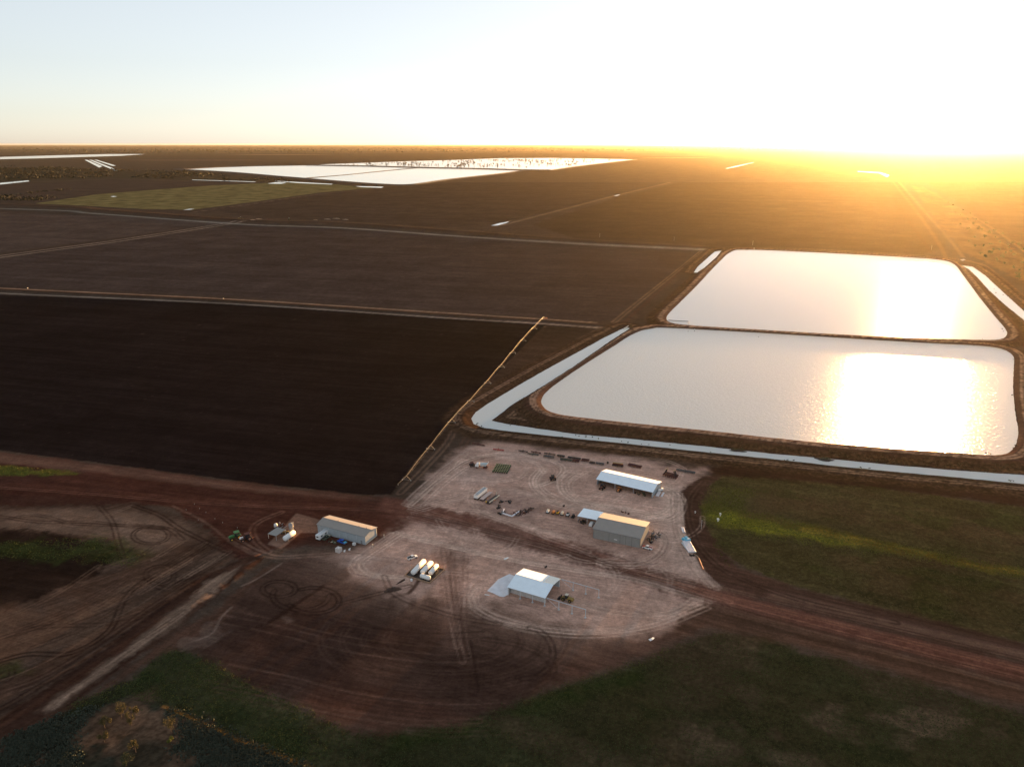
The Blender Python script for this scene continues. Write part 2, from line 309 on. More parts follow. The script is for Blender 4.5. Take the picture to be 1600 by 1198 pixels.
stroke(ell(436, 920, 26, 12, 0, 360), (30,21,18), .5, .8, 2.0)
stroke(ell(490, 938, 40, 20, -120, 160), (30,21,18), .5, .8, 2.0)
stroke(ell(470, 930, 44, 22, 0, 200), (30,21,18), .5, .7, 2.0)
stroke([(420,972),(460,945),(505,915)], (32,20,16), 2.4, .9, 0, 0)
stroke([(525,945),(580,930),(640,915)], (34,24,20), .5, .6, 2)
stroke([(600,900),(620,930),(700,960),(780,975)], (34,24,20), .5, .6, 2.2)
stroke([(640,925),(655,905),(645,892)], (42,27,22), 1.6, .8)
stroke([(612,933),(640,925),(655,905)], (42,27,22), 2.0, .8)
stroke([(378,915),(400,905),(440,880)], (110,95,87), .8, .5, 0)
stroke([(290,1005),(330,990),(345,965),(362,948)], (112,97,89), .7, .45, 0)
stroke([(735,1000),(742,1040),(748,1080)], (34,24,21), .5, .6, 0)
# left disturbed area
stroke([(-40,1045),(40,1022),(110,1020),(170,985),(195,935),(230,905),(260,918),(330,880)], (28,19,16), .6, .9, 2.2)
stroke([(-40,1010),(60,980),(160,975),(230,960),(300,912)], (36,25,21), .5, .6, 2.2)
stroke([(-40,1090),(60,1060),(160,1000),(240,945),(310,900)], (32,22,19), .6, .7, 2.2)
stroke([(-20,1120),(80,1060),(180,995),(260,940)], (32,22,19), .6, .7, 2.2)
stroke([(-40,800),(60,815),(140,815),(200,822),(260,825)], (42,30,26), .5, .7, 2.2)
stroke([(155,790),(175,815),(185,850),(192,870)], (36,25,21), .5, .8, 2.2)
stroke(ell(236, 836, 28, 13, 0, 360), (30,21,18), .5, .9, 1.8)
stroke(ell(250, 898, 22, 14, 0, 360), (34,24,20), .5, .8, 2.0)
stroke([(85,815),(120,820),(160,808),(205,790)], (96,80,70), .6, .5, 2)
stroke([(0,812),(60,805),(120,818),(250,823),(285,842)], (36,26,22), .5, .7, 2)
stroke([(210,790),(250,805),(280,825),(330,850),(370,868)], (30,20,17), .6, .8, 2.2)
stroke(ell(10, 1050, 9, 12, -180, 120), (30,21,18), .5, .8, 1.8)
for i in range(22):
    x = rng.uniform(200, 320); y = rng.uniform(860, 930)
    stroke([(x, y), (x + 20, y - 12), (x + 42, y - 26)], rng.choice([(34,24,20), (92,76,66)]), .45, .55, 2.0)
for i in range(14):
    x = rng.uniform(-30, 120); y = rng.uniform(940, 1080)
    stroke([(x, y), (x + 60, y - 22), (x + 120, y - 52), (x + 180, y - 92)], rng.choice([(34,24,20), (84,68,58), (40,28,24)]), .5, .5, rng.choice([0, 2.1]))
stroke([(255,1103),(300,1122),(345,1143),(400,1166),(480,1197),(540,1222)], (124,82,34), .9, .9, 0)
stroke([(420,862),(400,845),(395,825),(410,812),(440,800)], (96,74,64), 1.2, .5, 2.4)
stroke([(360,840),(420,868),(480,868),(560,862)], (104,84,74), 1.2, .6, 2.4)
stroke([(270,790),(320,815),(365,850),(400,868)], (84,66,57), 1.4, .6, 0)
# main-road ruts
for dy, c, o in [(-6,(104,72,60),.5),(0,(60,36,30),.5),(7,(112,80,68),.5),(12,(46,30,26),.5),(20,(84,66,56),.4),(-16,(40,28,24),.6),(-22,(96,78,68),.4)]:
    stroke([(1060,915+dy*.6),(1200,953+dy*.8),(1400,1003+dy),(1600,1053+dy*1.1),(1800,1103+dy*1.2)], c, .6, o, 1.9)
for dy, c, o in [(-4,(74,48,40),.5),(4,(92,66,56),.5),(10,(40,24,20),.5)]:
    stroke([(-200,745+dy),(100,765+dy*.8),(350,785+dy*.7),(600,795+dy*.6),(700,808+dy*.5),(850,850),(1000,898)], c, .7, o, 2.0)
stroke([(1088,770),(1075,790),(1082,830),(1110,875),(1160,905),(1260,940),(1400,972)], (34,23,20), .8, .7, 2.4)
stroke([(1100,752),(1080,775),(1078,810),(1096,855),(1140,895)], (78,62,55), .7, .4, 2.4)
# field roads and levees
GREY = (96,88,82)
stroke([(-300,436),(0,453),(350,470),(700,493),(860,503),(945,510)], (34,27,24), 9, .9, 0, .9, .1)
stroke([(-300,433),(0,450),(350,467),(700,489),(930,504)], (104,93,86), 5.5, .9, 0, 0, .15)
stroke([(-300,442),(0,458),(350,474),(700,497),(850,506),(945,513)], (122,110,101), 5.5, .95, 0, 0, .15)
stroke([(-500,470),(0,401),(200,374),(378,346)], (108,95,86), 9, .95, 24, 0, .15)
stroke([(-700,304),(0,321),(150,329),(370,345),(530,350),(700,362),(900,377),(1100,388),(1160,390)], (34,28,27), 44, .92, 0, 2.0, .1)
stroke([(-700,310),(0,326),(150,334),(370,350),(530,356),(700,368),(900,381),(1100,391)], (102,99,94), 24, .95, 0, 0, .1)
stroke([(370,343),(530,348),(700,359),(900,374),(1100,386)], (72,62,55), 10, .8, 0, 0, .2)
stroke([(785,352),(900,322),(965,305),(1060,282),(1140,262)], (84,74,64), 20, .8, 0, 0, .2)
stroke([(780,349),(895,319),(960,303)], (40,33,28), 14, .8, 0, .8, .1)
stroke([(300,332),(400,318),(500,304),(600,294)], (80,68,62), 10, .8, 0, .4, .2)
stroke([(960,503),(1000,470),(1050,430),(1095,393)], (104,86,74), 2.2, .7, 5, 0, .3)
stroke([(940,512),(905,531),(850,563),(800,593),(745,625),(720,650),(700,690),(660,735),(625,770)], (88,70,60), 1.6, .7, 3.4, 0, .3)
stroke([(975,505),(1030,455),(1080,410),(1110,392)], (58,42,35), 6, .8, 0, .5, .2)
stroke([(1440,398),(1470,385),(1400,290),(1380,268)], (72,57,44), 10, .7, 0, 0, .3)
stroke([(1505,402),(1480,370),(1440,325),(1405,285),(1390,268)], (84,67,52), 9, .8, 0, 0, .3)
stroke([(1455,395),(1430,360),(1395,310)], (44,32,24), 9, .7, 0, .6, .2)
stroke([(1660,440),(1600,392),(1540,350),(1480,315),(1440,292)], (82,66,50), 9, .7, 0, 0, .3)
stroke([(1110,391),(1230,388),(1400,397),(1480,403),(1530,412),(1560,432),(1600,465),(1680,530)], (104,82,66), 2.4, .7, 5, 0, .3)
stroke([(720,700),(745,672),(800,683),(900,695),(1000,706),(1100,717),(1200,728),(1400,750),(1600,772),(1800,792)], (70,52,44), 2.2, .6, 3.6, 0, .3)

# ------------------------------------------------------------------ terrain
def terrain(X, Y):
    P = np.stack([X, Y], 1); n = len(X)
    col = np.tile(alb(50, 42, 37), (n, 1)); reg = np.zeros(n, np.int16)
    fa = fbm(X / 6, Y / 6, 3); fb = fbm(X / 25, Y / 25, 11); fc = vnoise(X / 1.3, Y / 1.3, 29)
    far = sstep(1100, 3000, Y)
    wobn = (fa - .5) * 1.2 + (fb - .5) * 1.4
    for i, (V, c, soft, wob, op, st, rg) in enumerate(LAYERS):
        d, idx = sdf_local(P, V, soft + wob * 2 + 2)
        if not len(idx): continue
        dd = d[idx] + wobn[idx] * wob * 1.5 + (fc[idx] - .5) * min(soft, 2)
        w = 1 - sstep(-soft, soft, dd)
        cc = np.tile(c, (len(idx), 1))
        if st:
            u, v = rot(X[idx], Y[idx], st[0])
            s = fbm(u / st[1], v / st[2], 50 + i, 3); s2 = fbm(u / (st[1] * 3), v / (st[2] * 5), 90 + i, 2)
            k = np.exp(((s - .5) * 2.2 + (s2 - .5) * 1.5) * st[3]); cc = cc * k[:, None]
            w = w * np.clip(1 - (s - .45) * (1 - op) * 2, 0, 1)
        w = w * (op if op < 1 else 1)
        if op < 1: w = w * np.clip(.55 + fb[idx] * .9, 0, 1)
        col[idx] = col[idx] * (1 - w[:, None]) + cc * w[:, None]
        if rg: reg[idx] = np.where(w > .5, REG.index(rg), reg[idx])
    for rn, c1, c2 in (('grass_paddock_b', alb(48, 41, 31), alb(24, 29, 15)), ('grass_paddock', alb(56, 47, 32), alb(40, 43, 21)), ('grass_corner', alb(46, 44, 30), alb(24, 30, 16)), ('scrub_ground', alb(56, 46, 38), alb(24, 27, 22))):
        k = np.nonzero(reg == REG.index(rn))[0]
        if not len(k): continue
        u, v = rot(X[k], Y[k], RD); q = fbm(u / 34, v / 15, 301, 5); q2 = fbm(u / 22, v / 13, 333, 5)
        w = (sstep(.52, .72, q) * .75)[:, None]; col[k] = col[k] * (1 - w) + c1 * w
        w = (sstep(.53, .72, q2) * .7)[:, None]; col[k] = col[k] * (1 - w) + c2 * w
        g = vnoise(X[k] / .9, Y[k] / .9, 377); col[k] *= np.exp((g - .5) * .7)[:, None]
    h = (fb - .5) * .14 * (1 - far) + (fa - .5) * .04 * (1 - far)
    for i, (V, c, w, op, gap, hh, brk) in enumerate(STROKES):
        m = w + gap / 2 + 2
        idx, d = line_dist(P, V, m)
        if not len(idx): continue
        if hh: h[idx] += hh * (1 - sstep(w * .4, w + 1.5, d))
        dd = np.abs(d - gap / 2) if gap else d
        k = (1 - sstep(w * .2, w * .5 + .5, dd)) * op * .8
        nb = fbm(X[idx] / 5, Y[idx] / 5, 200 + i, 2)
        k = k * np.clip(1 - brk + brk * (nb - .25) * 3.2, 0, 1)
        col[idx] = col[idx] * (1 - k[:, None]) + c * k[:, None]
    # storage dams: beaten earth banks with a crest track, canals cut beside them
    near = (Y > 320) & (Y < 1660) & (X > -190)
    ii = np.nonzero(near)[0]
    if len(ii):
        Q = P[ii]; e = (fa[ii] - .5) * 2.2
        d1 = sdf_local(Q, POND1, 45)[0]; d2 = sdf_local(Q, POND2, 45)[0]; dp = np.minimum(d1, d2) / 1.27
        dc = np.minimum(np.minimum(sdf_local(Q, CANAL, 30)[0], sdf_local(Q, CANAL2, 30)[0]), sdf_local(Q, CANAL3, 30)[0]) / 1.27
        crest = W1 + 1.1
        hb = np.where(dp < 2.5, W1 + .44 * np.clip(dp + e * .25, -4, 2.5), crest - .5 * np.clip(dp - 8.5 + e * .5, 0, 99))
        hcan = 1.0 - .35 * np.clip(np.abs(dc - 7) - 2, 0, 99)
        hh = np.maximum(np.maximum(h[ii], hb), hcan)
        cut = WC + .5 * np.clip(dc + e * .35, -3, 40) + .25 * np.clip(dc - 2, 0, 9)
        hh = np.minimum(hh, np.where(dc < 25, np.maximum(cut, WC - 1.5), 99))
        h[ii] = hh
        bank = np.clip(1 - sstep(16, 20, dp + e), 0, 1)
        bc = np.clip(1 - sstep(14, 19, dc + e), 0, 1)
        cb = np.array(alb(50, 36, 30)); cs = np.array(alb(44, 33, 25)); cr = np.array(alb(60, 47, 41)); ct = np.array(alb(128, 106, 91))
        st = fbm(Q[:, 0] / 3, Q[:, 1] / 1.2, 71, 3)
        base = cb * np.exp((st - .5) * .9)[:, None]
        face = sstep(9, 12, dp + e * .6)[:, None]
        base = base * (1 - face) + (cs * np.exp((fc[ii] - .5) * 1.1 + (st - .5))[:, None]) * face
        rim = ((1 - sstep(1.2, 2.6, np.abs(dp - 1.2))) * .7)[:, None]; base = base * (1 - rim) + cr * rim
        for off in (4.2, 6.4):
            k = ((1 - sstep(.5, 1.2, np.abs(dp - off + e * .15))) * np.clip(st * 1.6 - .25, 0, .85))[:, None]; base = base * (1 - k) + ct * k
        for off in (7.0, 9.2):
            k = ((1 - sstep(.4, .9, np.abs(dc - off + e * .15))) * (dp > 18) * np.clip(st * 1.4 - .3, 0, .5))[:, None]; base = base * (1 - k) + ct * k
        wt = ((1 - sstep(.3, 2.0, dc)) * .6)[:, None]; base = base * (1 - wt) + np.array(alb(40, 29, 24)) * wt
        w = np.maximum(bank, bc * .85)[:, None]
        col[ii] = col[ii] * (1 - w) + base * w
        reg[ii] = np.where((w[:, 0] > .5), REG.index('earth_bank'), reg[ii])
    # ditch spoil bank in the lower left
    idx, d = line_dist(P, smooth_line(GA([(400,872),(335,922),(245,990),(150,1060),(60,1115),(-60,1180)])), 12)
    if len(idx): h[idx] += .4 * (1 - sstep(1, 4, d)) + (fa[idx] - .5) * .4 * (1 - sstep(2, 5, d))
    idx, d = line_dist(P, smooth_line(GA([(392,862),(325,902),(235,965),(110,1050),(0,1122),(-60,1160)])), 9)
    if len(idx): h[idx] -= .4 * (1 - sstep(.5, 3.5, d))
    sp = _h(np.round(X * 5).astype(np.int64), np.round(Y * 5).astype(np.int64), 5)
    k = ((sp > .9988) & (reg > 0) & (reg < 3) & (fb > .42))
    col[k] = col[k] * 3.2
    col *= np.exp((fc - .5) * .34 + (fa - .5) * .25 + (fb - .5) * .3)[:, None]
    return col, h, reg

REG = ['ground', 'field', 'field_edge', 'field_b', 'field_c', 'field_d', 'field_e', 'field_f', 'scrubland', 'grass_paddock', 'grass_paddock_b', 'grass_corner', 'scrub_ground', 'bare_soil', 'dirt_road', 'ploughed_pad', 'gravel_yard', 'main_road', 'road_verge', 'road_verge_b', 'ditch_bank', 'earth_bank']
REG_OBJ = {'ground': 'ground', 'field': 'ploughed_field', 'field_edge': 'field_headland', 'field_b': 'ploughed_field', 'field_c': 'ploughed_field', 'field_d': 'ploughed_field', 'field_e': 'ploughed_field', 'field_f': 'ploughed_field', 'scrubland': 'scrubland', 'grass_paddock': 'grass_paddock', 'grass_paddock_b': 'grass_paddock', 'grass_corner': 'grass_paddock', 'scrub_ground': 'scrubland', 'bare_soil': 'bare_soil', 'dirt_road': 'dirt_road', 'ploughed_pad': 'bare_soil', 'gravel_yard': 'gravel_yard', 'main_road': 'dirt_road', 'road_verge': 'road_verge', 'road_verge_b': 'road_verge', 'ditch_bank': 'ditch_bank', 'earth_bank': 'earth_bank'}

def soil_material():
    m = bpy.data.materials.new('soil'); m.use_nodes = True; n = m.node_tree; b = n.nodes['Principled BSDF']
    b.inputs['Roughness'].default_value = .95; b.inputs['Specular IOR Level'].default_value = 0.0
    at = n.nodes.new('ShaderNodeAttribute'); at.attribute_name = 'soil_colour'
    geo = n.nodes.new('ShaderNodeNewGeometry')
    def noise(scale, det, rg, lo, hi, mapping=None):
        no = n.nodes.new('ShaderNodeTexNoise'); no.inputs['Scale'].default_value = scale; no.inputs['Detail'].default_value = det; no.inputs['Roughness'].default_value = rg
        if mapping:
            mp = n.nodes.new('ShaderNodeMapping'); mp.inputs['Rotation'].default_value = (0, 0, -mapping[0]); mp.inputs['Scale'].default_value = (mapping[1], mapping[2], 1)
            vr = n.nodes.new('ShaderNodeVectorRotate'); vr.rotation_type = 'Z_AXIS'; vr.inputs['Angle'].default_value = -mapping[0]
            n.links.new(geo.outputs['Position'], vr.inputs['Vector']); mp.inputs['Rotation'].default_value = (0, 0, 0)
            n.links.new(vr.outputs[0], mp.inputs[0]); n.links.new(mp.outputs[0], no.inputs['Vector'])
        else: n.links.new(geo.outputs['Position'], no.inputs['Vector'])
        mr = n.nodes.new('ShaderNodeMapRange'); mr.inputs[1].default_value = .28; mr.inputs[2].default_value = .72; mr.inputs[3].default_value = lo; mr.inputs[4].default_value = hi
        n.links.new(no.outputs['Fac'], mr.inputs[0]); return mr.outputs[0]
    def mul(a, b2):
        q = n.nodes.new('ShaderNodeMath'); q.operation = 'MULTIPLY'; n.links.new(a, q.inputs[0]); n.links.new(b2, q.inputs[1]); return q.outputs[0]
    f = mul(noise(1.1, 6, .75, .68, 1.34), noise(.13, 4, .6, .86, 1.15))
    f = mul(f, noise(.012, 4, .6, .8, 1.22)); f = mul(f, noise(1.0, 3, .6, .84, 1.17, (ROW, .05, .9)))
    vm = n.nodes.new('ShaderNodeVectorMath'); vm.operation = 'SCALE'
    n.links.new(at.outputs['Color'], vm.inputs[0]); n.links.new(f, vm.inputs['Scale']); n.links.new(vm.outputs[0], b.inputs['Base Color'])
    return m
SOIL = soil_material()

def link_mesh(name, verts, faces, m, cols=None, parent=None, smooth=False):
    me = bpy.data.meshes.new(name)
    verts = np.asarray(verts, np.float32); faces = np.asarray(faces, np.int32)
    me.vertices.add(len(verts)); me.vertices.foreach_set('co', verts.ravel())
    k = faces.shape[1]
    me.loops.add(faces.size); me.loops.foreach_set('vertex_index', faces.ravel())
    me.polygons.add(len(faces)); me.polygons.foreach_set('loop_start', np.arange(0, faces.size, k, dtype=np.int32))
    me.polygons.foreach_set('loop_total', np.full(len(faces), k, np.int32))
    if smooth: me.polygons.foreach_set('use_smooth', np.ones(len(faces), bool))
    me.update(calc_edges=True)
    if cols is not None:
        a = me.attributes.new('soil_colour', 'FLOAT_COLOR', 'POINT')
        a.data.foreach_set('color', np.concatenate([cols, np.ones((len(cols), 1))], 1).astype(np.float32).ravel())
    me.materials.append(m)
    o = bpy.data.objects.new(name, me); COL.objects.link(o)
    if parent: o.parent = parent
    return o
def structure(o, kind='structure'): o['kind'] = kind; return o

BLK = [tuple(q * 1.28 for q in b) for b in [(-304, 304, 96, 344, .5), (-464, 480, 344, 560, 1.0), (-920, 960, 560, 1152, 2.0), (-1400, 1400, 1152, 1680, 4.0), (-2400, 2400, 1680, 3072, 8.0)]]
acc = {r: [[], [], [], 0] for r in range(len(REG))}
HGT = []
prev_step = None
for bi, (x0, x1, y0, y1, s) in enumerate(BLK):
    nx = int(round((x1 - x0) / s)) + 1; ny = int(round((y1 - y0) / s)) + 1
    gx = x0 + np.arange(nx) * s; gy = y0 + np.arange(ny) * s
    XX, YY = np.meshgrid(gx, gy); c, h, r = terrain(XX.ravel(), YY.ravel())
    hg = h.reshape(ny, nx)
    if bi < len(BLK) - 1:                                   # stitch the seam to the coarser sheet beyond
        q = int(round(BLK[bi + 1][4] / s)); row = hg[-1]; xs = np.arange(nx); kn = xs[::q]; hg[-1] = np.interp(xs, kn, row[kn])
    else: hg[-1] = 0
    h = hg.ravel(); HGT.append((x0, y0, s, hg))
    V = np.stack([XX.ravel(), YY.ravel(), h], 1)
    I = np.arange(nx * ny).reshape(ny, nx)
    Fq = np.stack([I[:-1, :-1], I[:-1, 1:], I[1:, 1:], I[1:, :-1]], -1).reshape(-1, 4)
    fr = r[Fq[:, 0]]
    for k in np.unique(fr):
        f = Fq[fr == k]; u, inv = np.unique(f, return_inverse=True)
        a = acc[int(k)]; a[0].append(V[u]); a[1].append(inv.reshape(-1, 4) + a[3]); a[2].append(c[u]); a[3] += len(u)

def ground_z(x, y):
    for (x0, y0, s, hg) in HGT:
        i = (x - x0) / s; j = (y - y0) / s
        if 0 <= i < hg.shape[1] - 1 and 0 <= j < hg.shape[0] - 1:
            a, b = int(i), int(j); fx, fy = i - a, j - b
            return float(hg[b, a] * (1 - fx) * (1 - fy) + hg[b, a + 1] * fx * (1 - fy) + hg[b + 1, a] * (1 - fx) * fy + hg[b + 1, a + 1] * fx * fy)
    return 0.0

FAR = 120000.0
# the plain out to the horizon, around the surveyed blocks
rects = [(-FAR, FAR, -FAR, BLK[0][2]), (-FAR, FAR, BLK[-1][3], FAR)]
for (x0, x1, y0, y1, s) in BLK: rects += [(-FAR, x0, y0, y1), (x1, FAR, y0, y1)]
a = acc[0]
for (x0, x1, y0, y1) in rects:
    a[0].append(np.array([(x0, y0, 0), (x1, y0, 0), (x1, y1, 0), (x0, y1, 0)])); a[1].append(np.array([[0, 1, 2, 3]]) + a[3])
    a[2].append(np.tile(alb(54, 46, 40), (4, 1))); a[3] += 4
for k, (vs, fs, cs, n_) in acc.items():
    if n_:
        structure(link_mesh(REG_OBJ[REG[k]], np.vstack(vs), np.vstack(fs), SOIL, np.vstack(cs), smooth=True))

# far country: bands of paddock, timber and bare soil seen as thin strips
def sheet(name, px, col, z, op=None):
    V = GA(px, z); nV = len(V)
    me = bpy.data.meshes.new(name); me.from_pydata([(x, y, z) for x, y in V], [], [list(range(nV))])
    at = me.attributes.new('soil_colour', 'FLOAT_COLOR', 'POINT'); c = alb(*col)
    for i in range(nV): at.data[i].color = (*c, 1)
    me.materials.append(SOIL); o = bpy.data.objects.new(name, me); COL.objects.link(o); return structure(o)
sheet('grass_paddock', [(55,318),(150,304),(250,296),(330,290),(440,285),(520,288),(585,294),(500,301),(400,315),(300,328),(230,327),(140,322)], (84,74,48), .25)
bpy.data.objects['grass_paddock.003' if 'grass_paddock.003' in bpy.data.objects else 'grass_paddock'].data.materials[0] = mat('mottled_pasture', (.15, .12, .05), .95, noise=.45, nscale=.02, spec=0)
sheet('ploughed_field', [(-60,315),(0,291),(100,284),(180,280),(300,284),(400,283),(330,289),(250,295),(150,303),(60,316)], (50,42,38), .2)
sheet('scrubland', [(-100,292),(-60,262),(130,262),(190,268),(290,268),(400,277),(480,282),(420,285),(180,279),(0,285)], (48,42,34), .3)
for i, (y, x0, x1, hgt, c) in enumerate([(232.2,-400,700,.7,(92,78,60)),(234.6,200,900,.6,(104,88,64)),(237,-400,300,1.2,(60,50,42)),(238.6,300,1100,1.0,(64,52,44)),(236.2,500,1300,.7,(84,66,52)),(241.8,350,520,1.1,(78,66,54)),(244.5,200,800,1.3,(54,44,38)),(250.5,190,420,2.0,(64,52,46)),(233.4,900,1300,.5,(80,66,50)),(255,430,480,1.5,(58,48,42)),(247,1000,1110,1.4,(104,82,60)),(252,-200,130,3.0,(56,48,42))]):
    sheet('paddock_strip', [(x0,y),(x0+40,y-hgt/2),((x0+x1)/2,y-hgt*.6),(x1-30,y-hgt/2),(x1,y),(x1-60,y+hgt/2),((x0+x1)/2,y+hgt*.55),(x0+50,y+hgt/2)], c, .3 + .05 * i)

# ------------------------------------------------------------------ water
def water_material(name, body, rough, bump, scale):
    m = bpy.data.materials.new(name); m.use_nodes = True; n = m.node_tree; b = n.nodes['Principled BSDF']
    b.inputs['Base Color'].default_value = (*body, 1); b.inputs['Roughness'].default_value = rough
    b.inputs['IOR'].default_value = 1.33; b.inputs['Specular IOR Level'].default_value = .5
    if bump:
        geo = n.nodes.new('ShaderNodeNewGeometry')
        mp = n.nodes.new('ShaderNodeMapping'); mp.inputs['Scale'].default_value = (.6, 1, 1); mp.inputs['Rotation'].default_value = (0, 0, .4)
        n.links.new(geo.outputs['Position'], mp.inputs[0])
        no = n.nodes.new('ShaderNodeTexNoise'); no.inputs['Scale'].default_value = scale; no.inputs['Detail'].default_value = 4; no.inputs['Roughness'].default_value = .6
        n.links.new(mp.outputs[0], no.inputs['Vector'])
        bp = n.nodes.new('ShaderNodeBump'); bp.inputs['Strength'].default_value = 1; bp.inputs['Distance'].default_value = bump
        n.links.new(no.outputs['Fac'], bp.inputs['Height']); n.links.new(bp.outputs[0], b.inputs['Normal'])
    return m
WAT_A = water_material('rippled_water', (.57, .565, .51), .17, .36, .6)
WAT_B = water_material('dam_water', (.5, .5, .46), .16, .18, .4)
WAT_C = water_material('canal_water', (.54, .56, .52), .14, .03, .4)
WAT_D = water_material('far_water', (.4, .41, .4), .1, 0, 1)
def water(name, V, z, m):
    me = bpy.data.meshes.new(name); me.from_pydata([(x, y, z) for x, y in V], [], [list(range(len(V)))])
    me.materials.append(m); o = bpy.data.objects.new(name, me); COL.objects.link(o); return structure(o)
def grow(V, d):
    c = V.mean(0); n = len(V); out = []
    A = sum(V[i][0] * V[(i + 1) % n][1] - V[(i + 1) % n][0] * V[i][1] for i in range(n)); sgn = 1 if A > 0 else -1
    for i in range(n):
        t = V[(i + 1) % n] - V[i - 1]; t = t / (np.hypot(*t) + 1e-9); out.append(V[i] + np.array([t[1], -t[0]]) * d * sgn)
    return np.array(out)
water('dam_water', grow(POND1, 2), W1, WAT_A); water('dam_water', grow(POND2, 2), W1, WAT_B)
water('canal_water', grow(CANAL, 1.5), WC, WAT_C); water('canal_water', grow(CANAL2, 2), WC, WAT_C); water('canal_water', grow(CANAL3, 2), WC, WAT_C)
far_lakes = [
 [(285,265),(340,262),(400,260),(500,258.5),(580,260),(655,262),(600,267),(540,273),(474,278.5),(430,275),(360,269)],
 [(660,262.3),(740,264),(818,266),(780,271),(700,280),(640,288),(600,288),(540,284),(478,279.2),(545,273.4),(605,267.4)],
 [(480,258),(560,255),(640,252),(700,250.5),(780,247.5),(860,247),(930,248),(992,249.5),(950,254),(900,260),(858,266),(780,264),(680,262),(580,259.5)],
 [(-80,247),(0,245.5),(100,242.6),(170,241),(228,241),(190,243.6),(60,247.6),(0,249),(-80,250)],
 [(132,250),(136,249.8),(160,260),(155,262)],[(139,250),(143,249.8),(187,267),(181,267.5)],[(147,250),(151,249.8),(181,259),(176,259.6)],
 [(-40,289),(0,286),(44,282),(46,283.5),(10,287.5),(-40,292)],[(300,280.9),(350,282.4),(400,284),(398,284.6),(350,283),(300,281.4)],
 [(418,287),(430,285),(448,285.5),(440,287.4)],[(430,282.8),(480,285.4),(520,287.6),(518,288.4),(470,286.4),(430,283.4)],[(555,291),(575,291.4),(600,292),(596,293.6),(565,292.6)],
 [(286,328.2),(296,326.6),(304,326.4),(296,327.8)],[(767,352.6),(780,348.8),(796,346),(792,348.2),(778,352.4)],[(958,306.4),(964,304.8),(970,304),(965,305.8)],
 [(1133,263.4),(1150,259.4),(1178,253.6),(1177,254.4),(1152,260.6),(1137,263.6)],[(1340,267.5),(1376,269.4),(1390,274),(1386,277),(1374,271),(1340,268.6)],
 [(395,261),(398,260),(412,260.6),(404,262)],[(172,307.2),(178,306.6),(183,307.2),(177,307.8)],[(1500,406),(1506,404.6),(1509,406),(1504,407.6)]]
for i, p in enumerate(far_lakes): water('lake_water' if i < 4 else 'flooded_furrow', GA(p, .9 + .002 * i), .9 + .002 * i, WAT_D)
# ------------------------------------------------------------------ mesh builder
class MB:
    def __init__(s): s.v = []; s.f = []
    def add(s, vs, fs):
        k = len(s.v); s.v += [tuple(p) for p in vs]; s.f += [tuple(i + k for i in f) for f in fs]; return s
    def box(s, c, d, rz=0.0, rx=0.0, ry=0.0, taper=1.0):
        M_ = Euler((rx, ry, rz)).to_matrix(); c = Vector(c); out = []
        for z in (-.5, .5):
            t = taper if z > 0 else 1
            for x, y in ((-.5, -.5), (.5, -.5), (.5, .5), (-.5, .5)): out.append(c + M_ @ Vector((x * d[0] * t, y * d[1] * t, z * d[2])))
        return s.add(out, [(0,3,2,1),(4,5,6,7),(0,1,5,4),(1,2,6,5),(2,3,7,6),(3,0,4,7)])
    def cyl(s, a, b, r, r2=None, n=12, dome=0.0):
        a = Vector(a); b = Vector(b); r2 = r if r2 is None else r2; ax = (b - a).normalized()
        q = ax.to_track_quat('Z', 'Y'); rings = []
        prof = [(0, r), (1, r2)]
        L = (b - a).length
        if dome: prof = [(-dome / L, r * .35), (-dome * .6 / L, r * .75), (0, r), (1, r2), (1 + dome * .6 / L, r2 * .75), (1 + dome / L, r2 * .35)]
        vs = []; fs = []
        for t, rr in prof:
            for i in range(n):
                w = 2 * math.pi * i / n; vs.append(a + ax * (t * L) + q @ Vector((rr * math.cos(w), rr * math.sin(w), 0)))
        for k in range(len(prof) - 1):
            for i in range(n): fs.append((k * n + i, k * n + (i + 1) % n, (k + 1) * n + (i + 1) % n, (k + 1) * n + i))
        fs.append(tuple(range(n - 1, -1, -1))); fs.append(tuple((len(prof) - 1) * n + i for i in range(n)))
        return s.add(vs, fs)
    def bar(s, a, b, w=.1, h=None):
        a = Vector(a); b = Vector(b); h = h or w; ax = (b - a).normalized(); up = Vector((0, 0, 1)) if abs(ax.z) < .95 else Vector((1, 0, 0))
        x = ax.cross(up).normalized() * w / 2; y = x.cross(ax).normalized() * h / 2
        vs = [p + i * x + j * y for p in (a, b) for i, j in ((-1, -1), (1, -1), (1, 1), (-1, 1))]
        return s.add(vs, [(0,3,2,1),(4,5,6,7),(0,1,5,4),(1,2,6,5),(2,3,7,6),(3,0,4,7)])
    def prism(s, prof, y0, y1):
        """closed (x, z) profile pushed along y"""
        n = len(prof); vs = [(x, y0, z) for x, z in prof] + [(x, y1, z) for x, z in prof]
        return s.add(vs, [tuple(range(n)), tuple(range(2 * n - 1, n - 1, -1))] + [(i, i + n, (i + 1) % n + n, (i + 1) % n) for i in range(n)])
    def slab(s, quad, t):
        """four corner points, thickness t downwards"""
        q = [Vector(p) for p in quad]; return s.add(q + [p - Vector((0, 0, t)) for p in q], [(0,1,2,3),(7,6,5,4),(0,4,5,1),(1,5,6,2),(2,6,7,3),(3,7,4,0)])
    def mesh(s, name, m):
        me = bpy.data.meshes.new(name); me.from_pydata(s.v, [], s.f); me.materials.append(m)
        bm_ = bmesh.new(); bm_.from_mesh(me); bmesh.ops.recalc_face_normals(bm_, faces=bm_.faces); bm_.to_mesh(me); bm_.free(); return me
    def build(s, name, m, parent=None, smooth=False):
        me = s.mesh(name, m)
        if smooth: me.shade_smooth()
        o = bpy.data.objects.new(name, me); COL.objects.link(o); o.parent = parent; return o

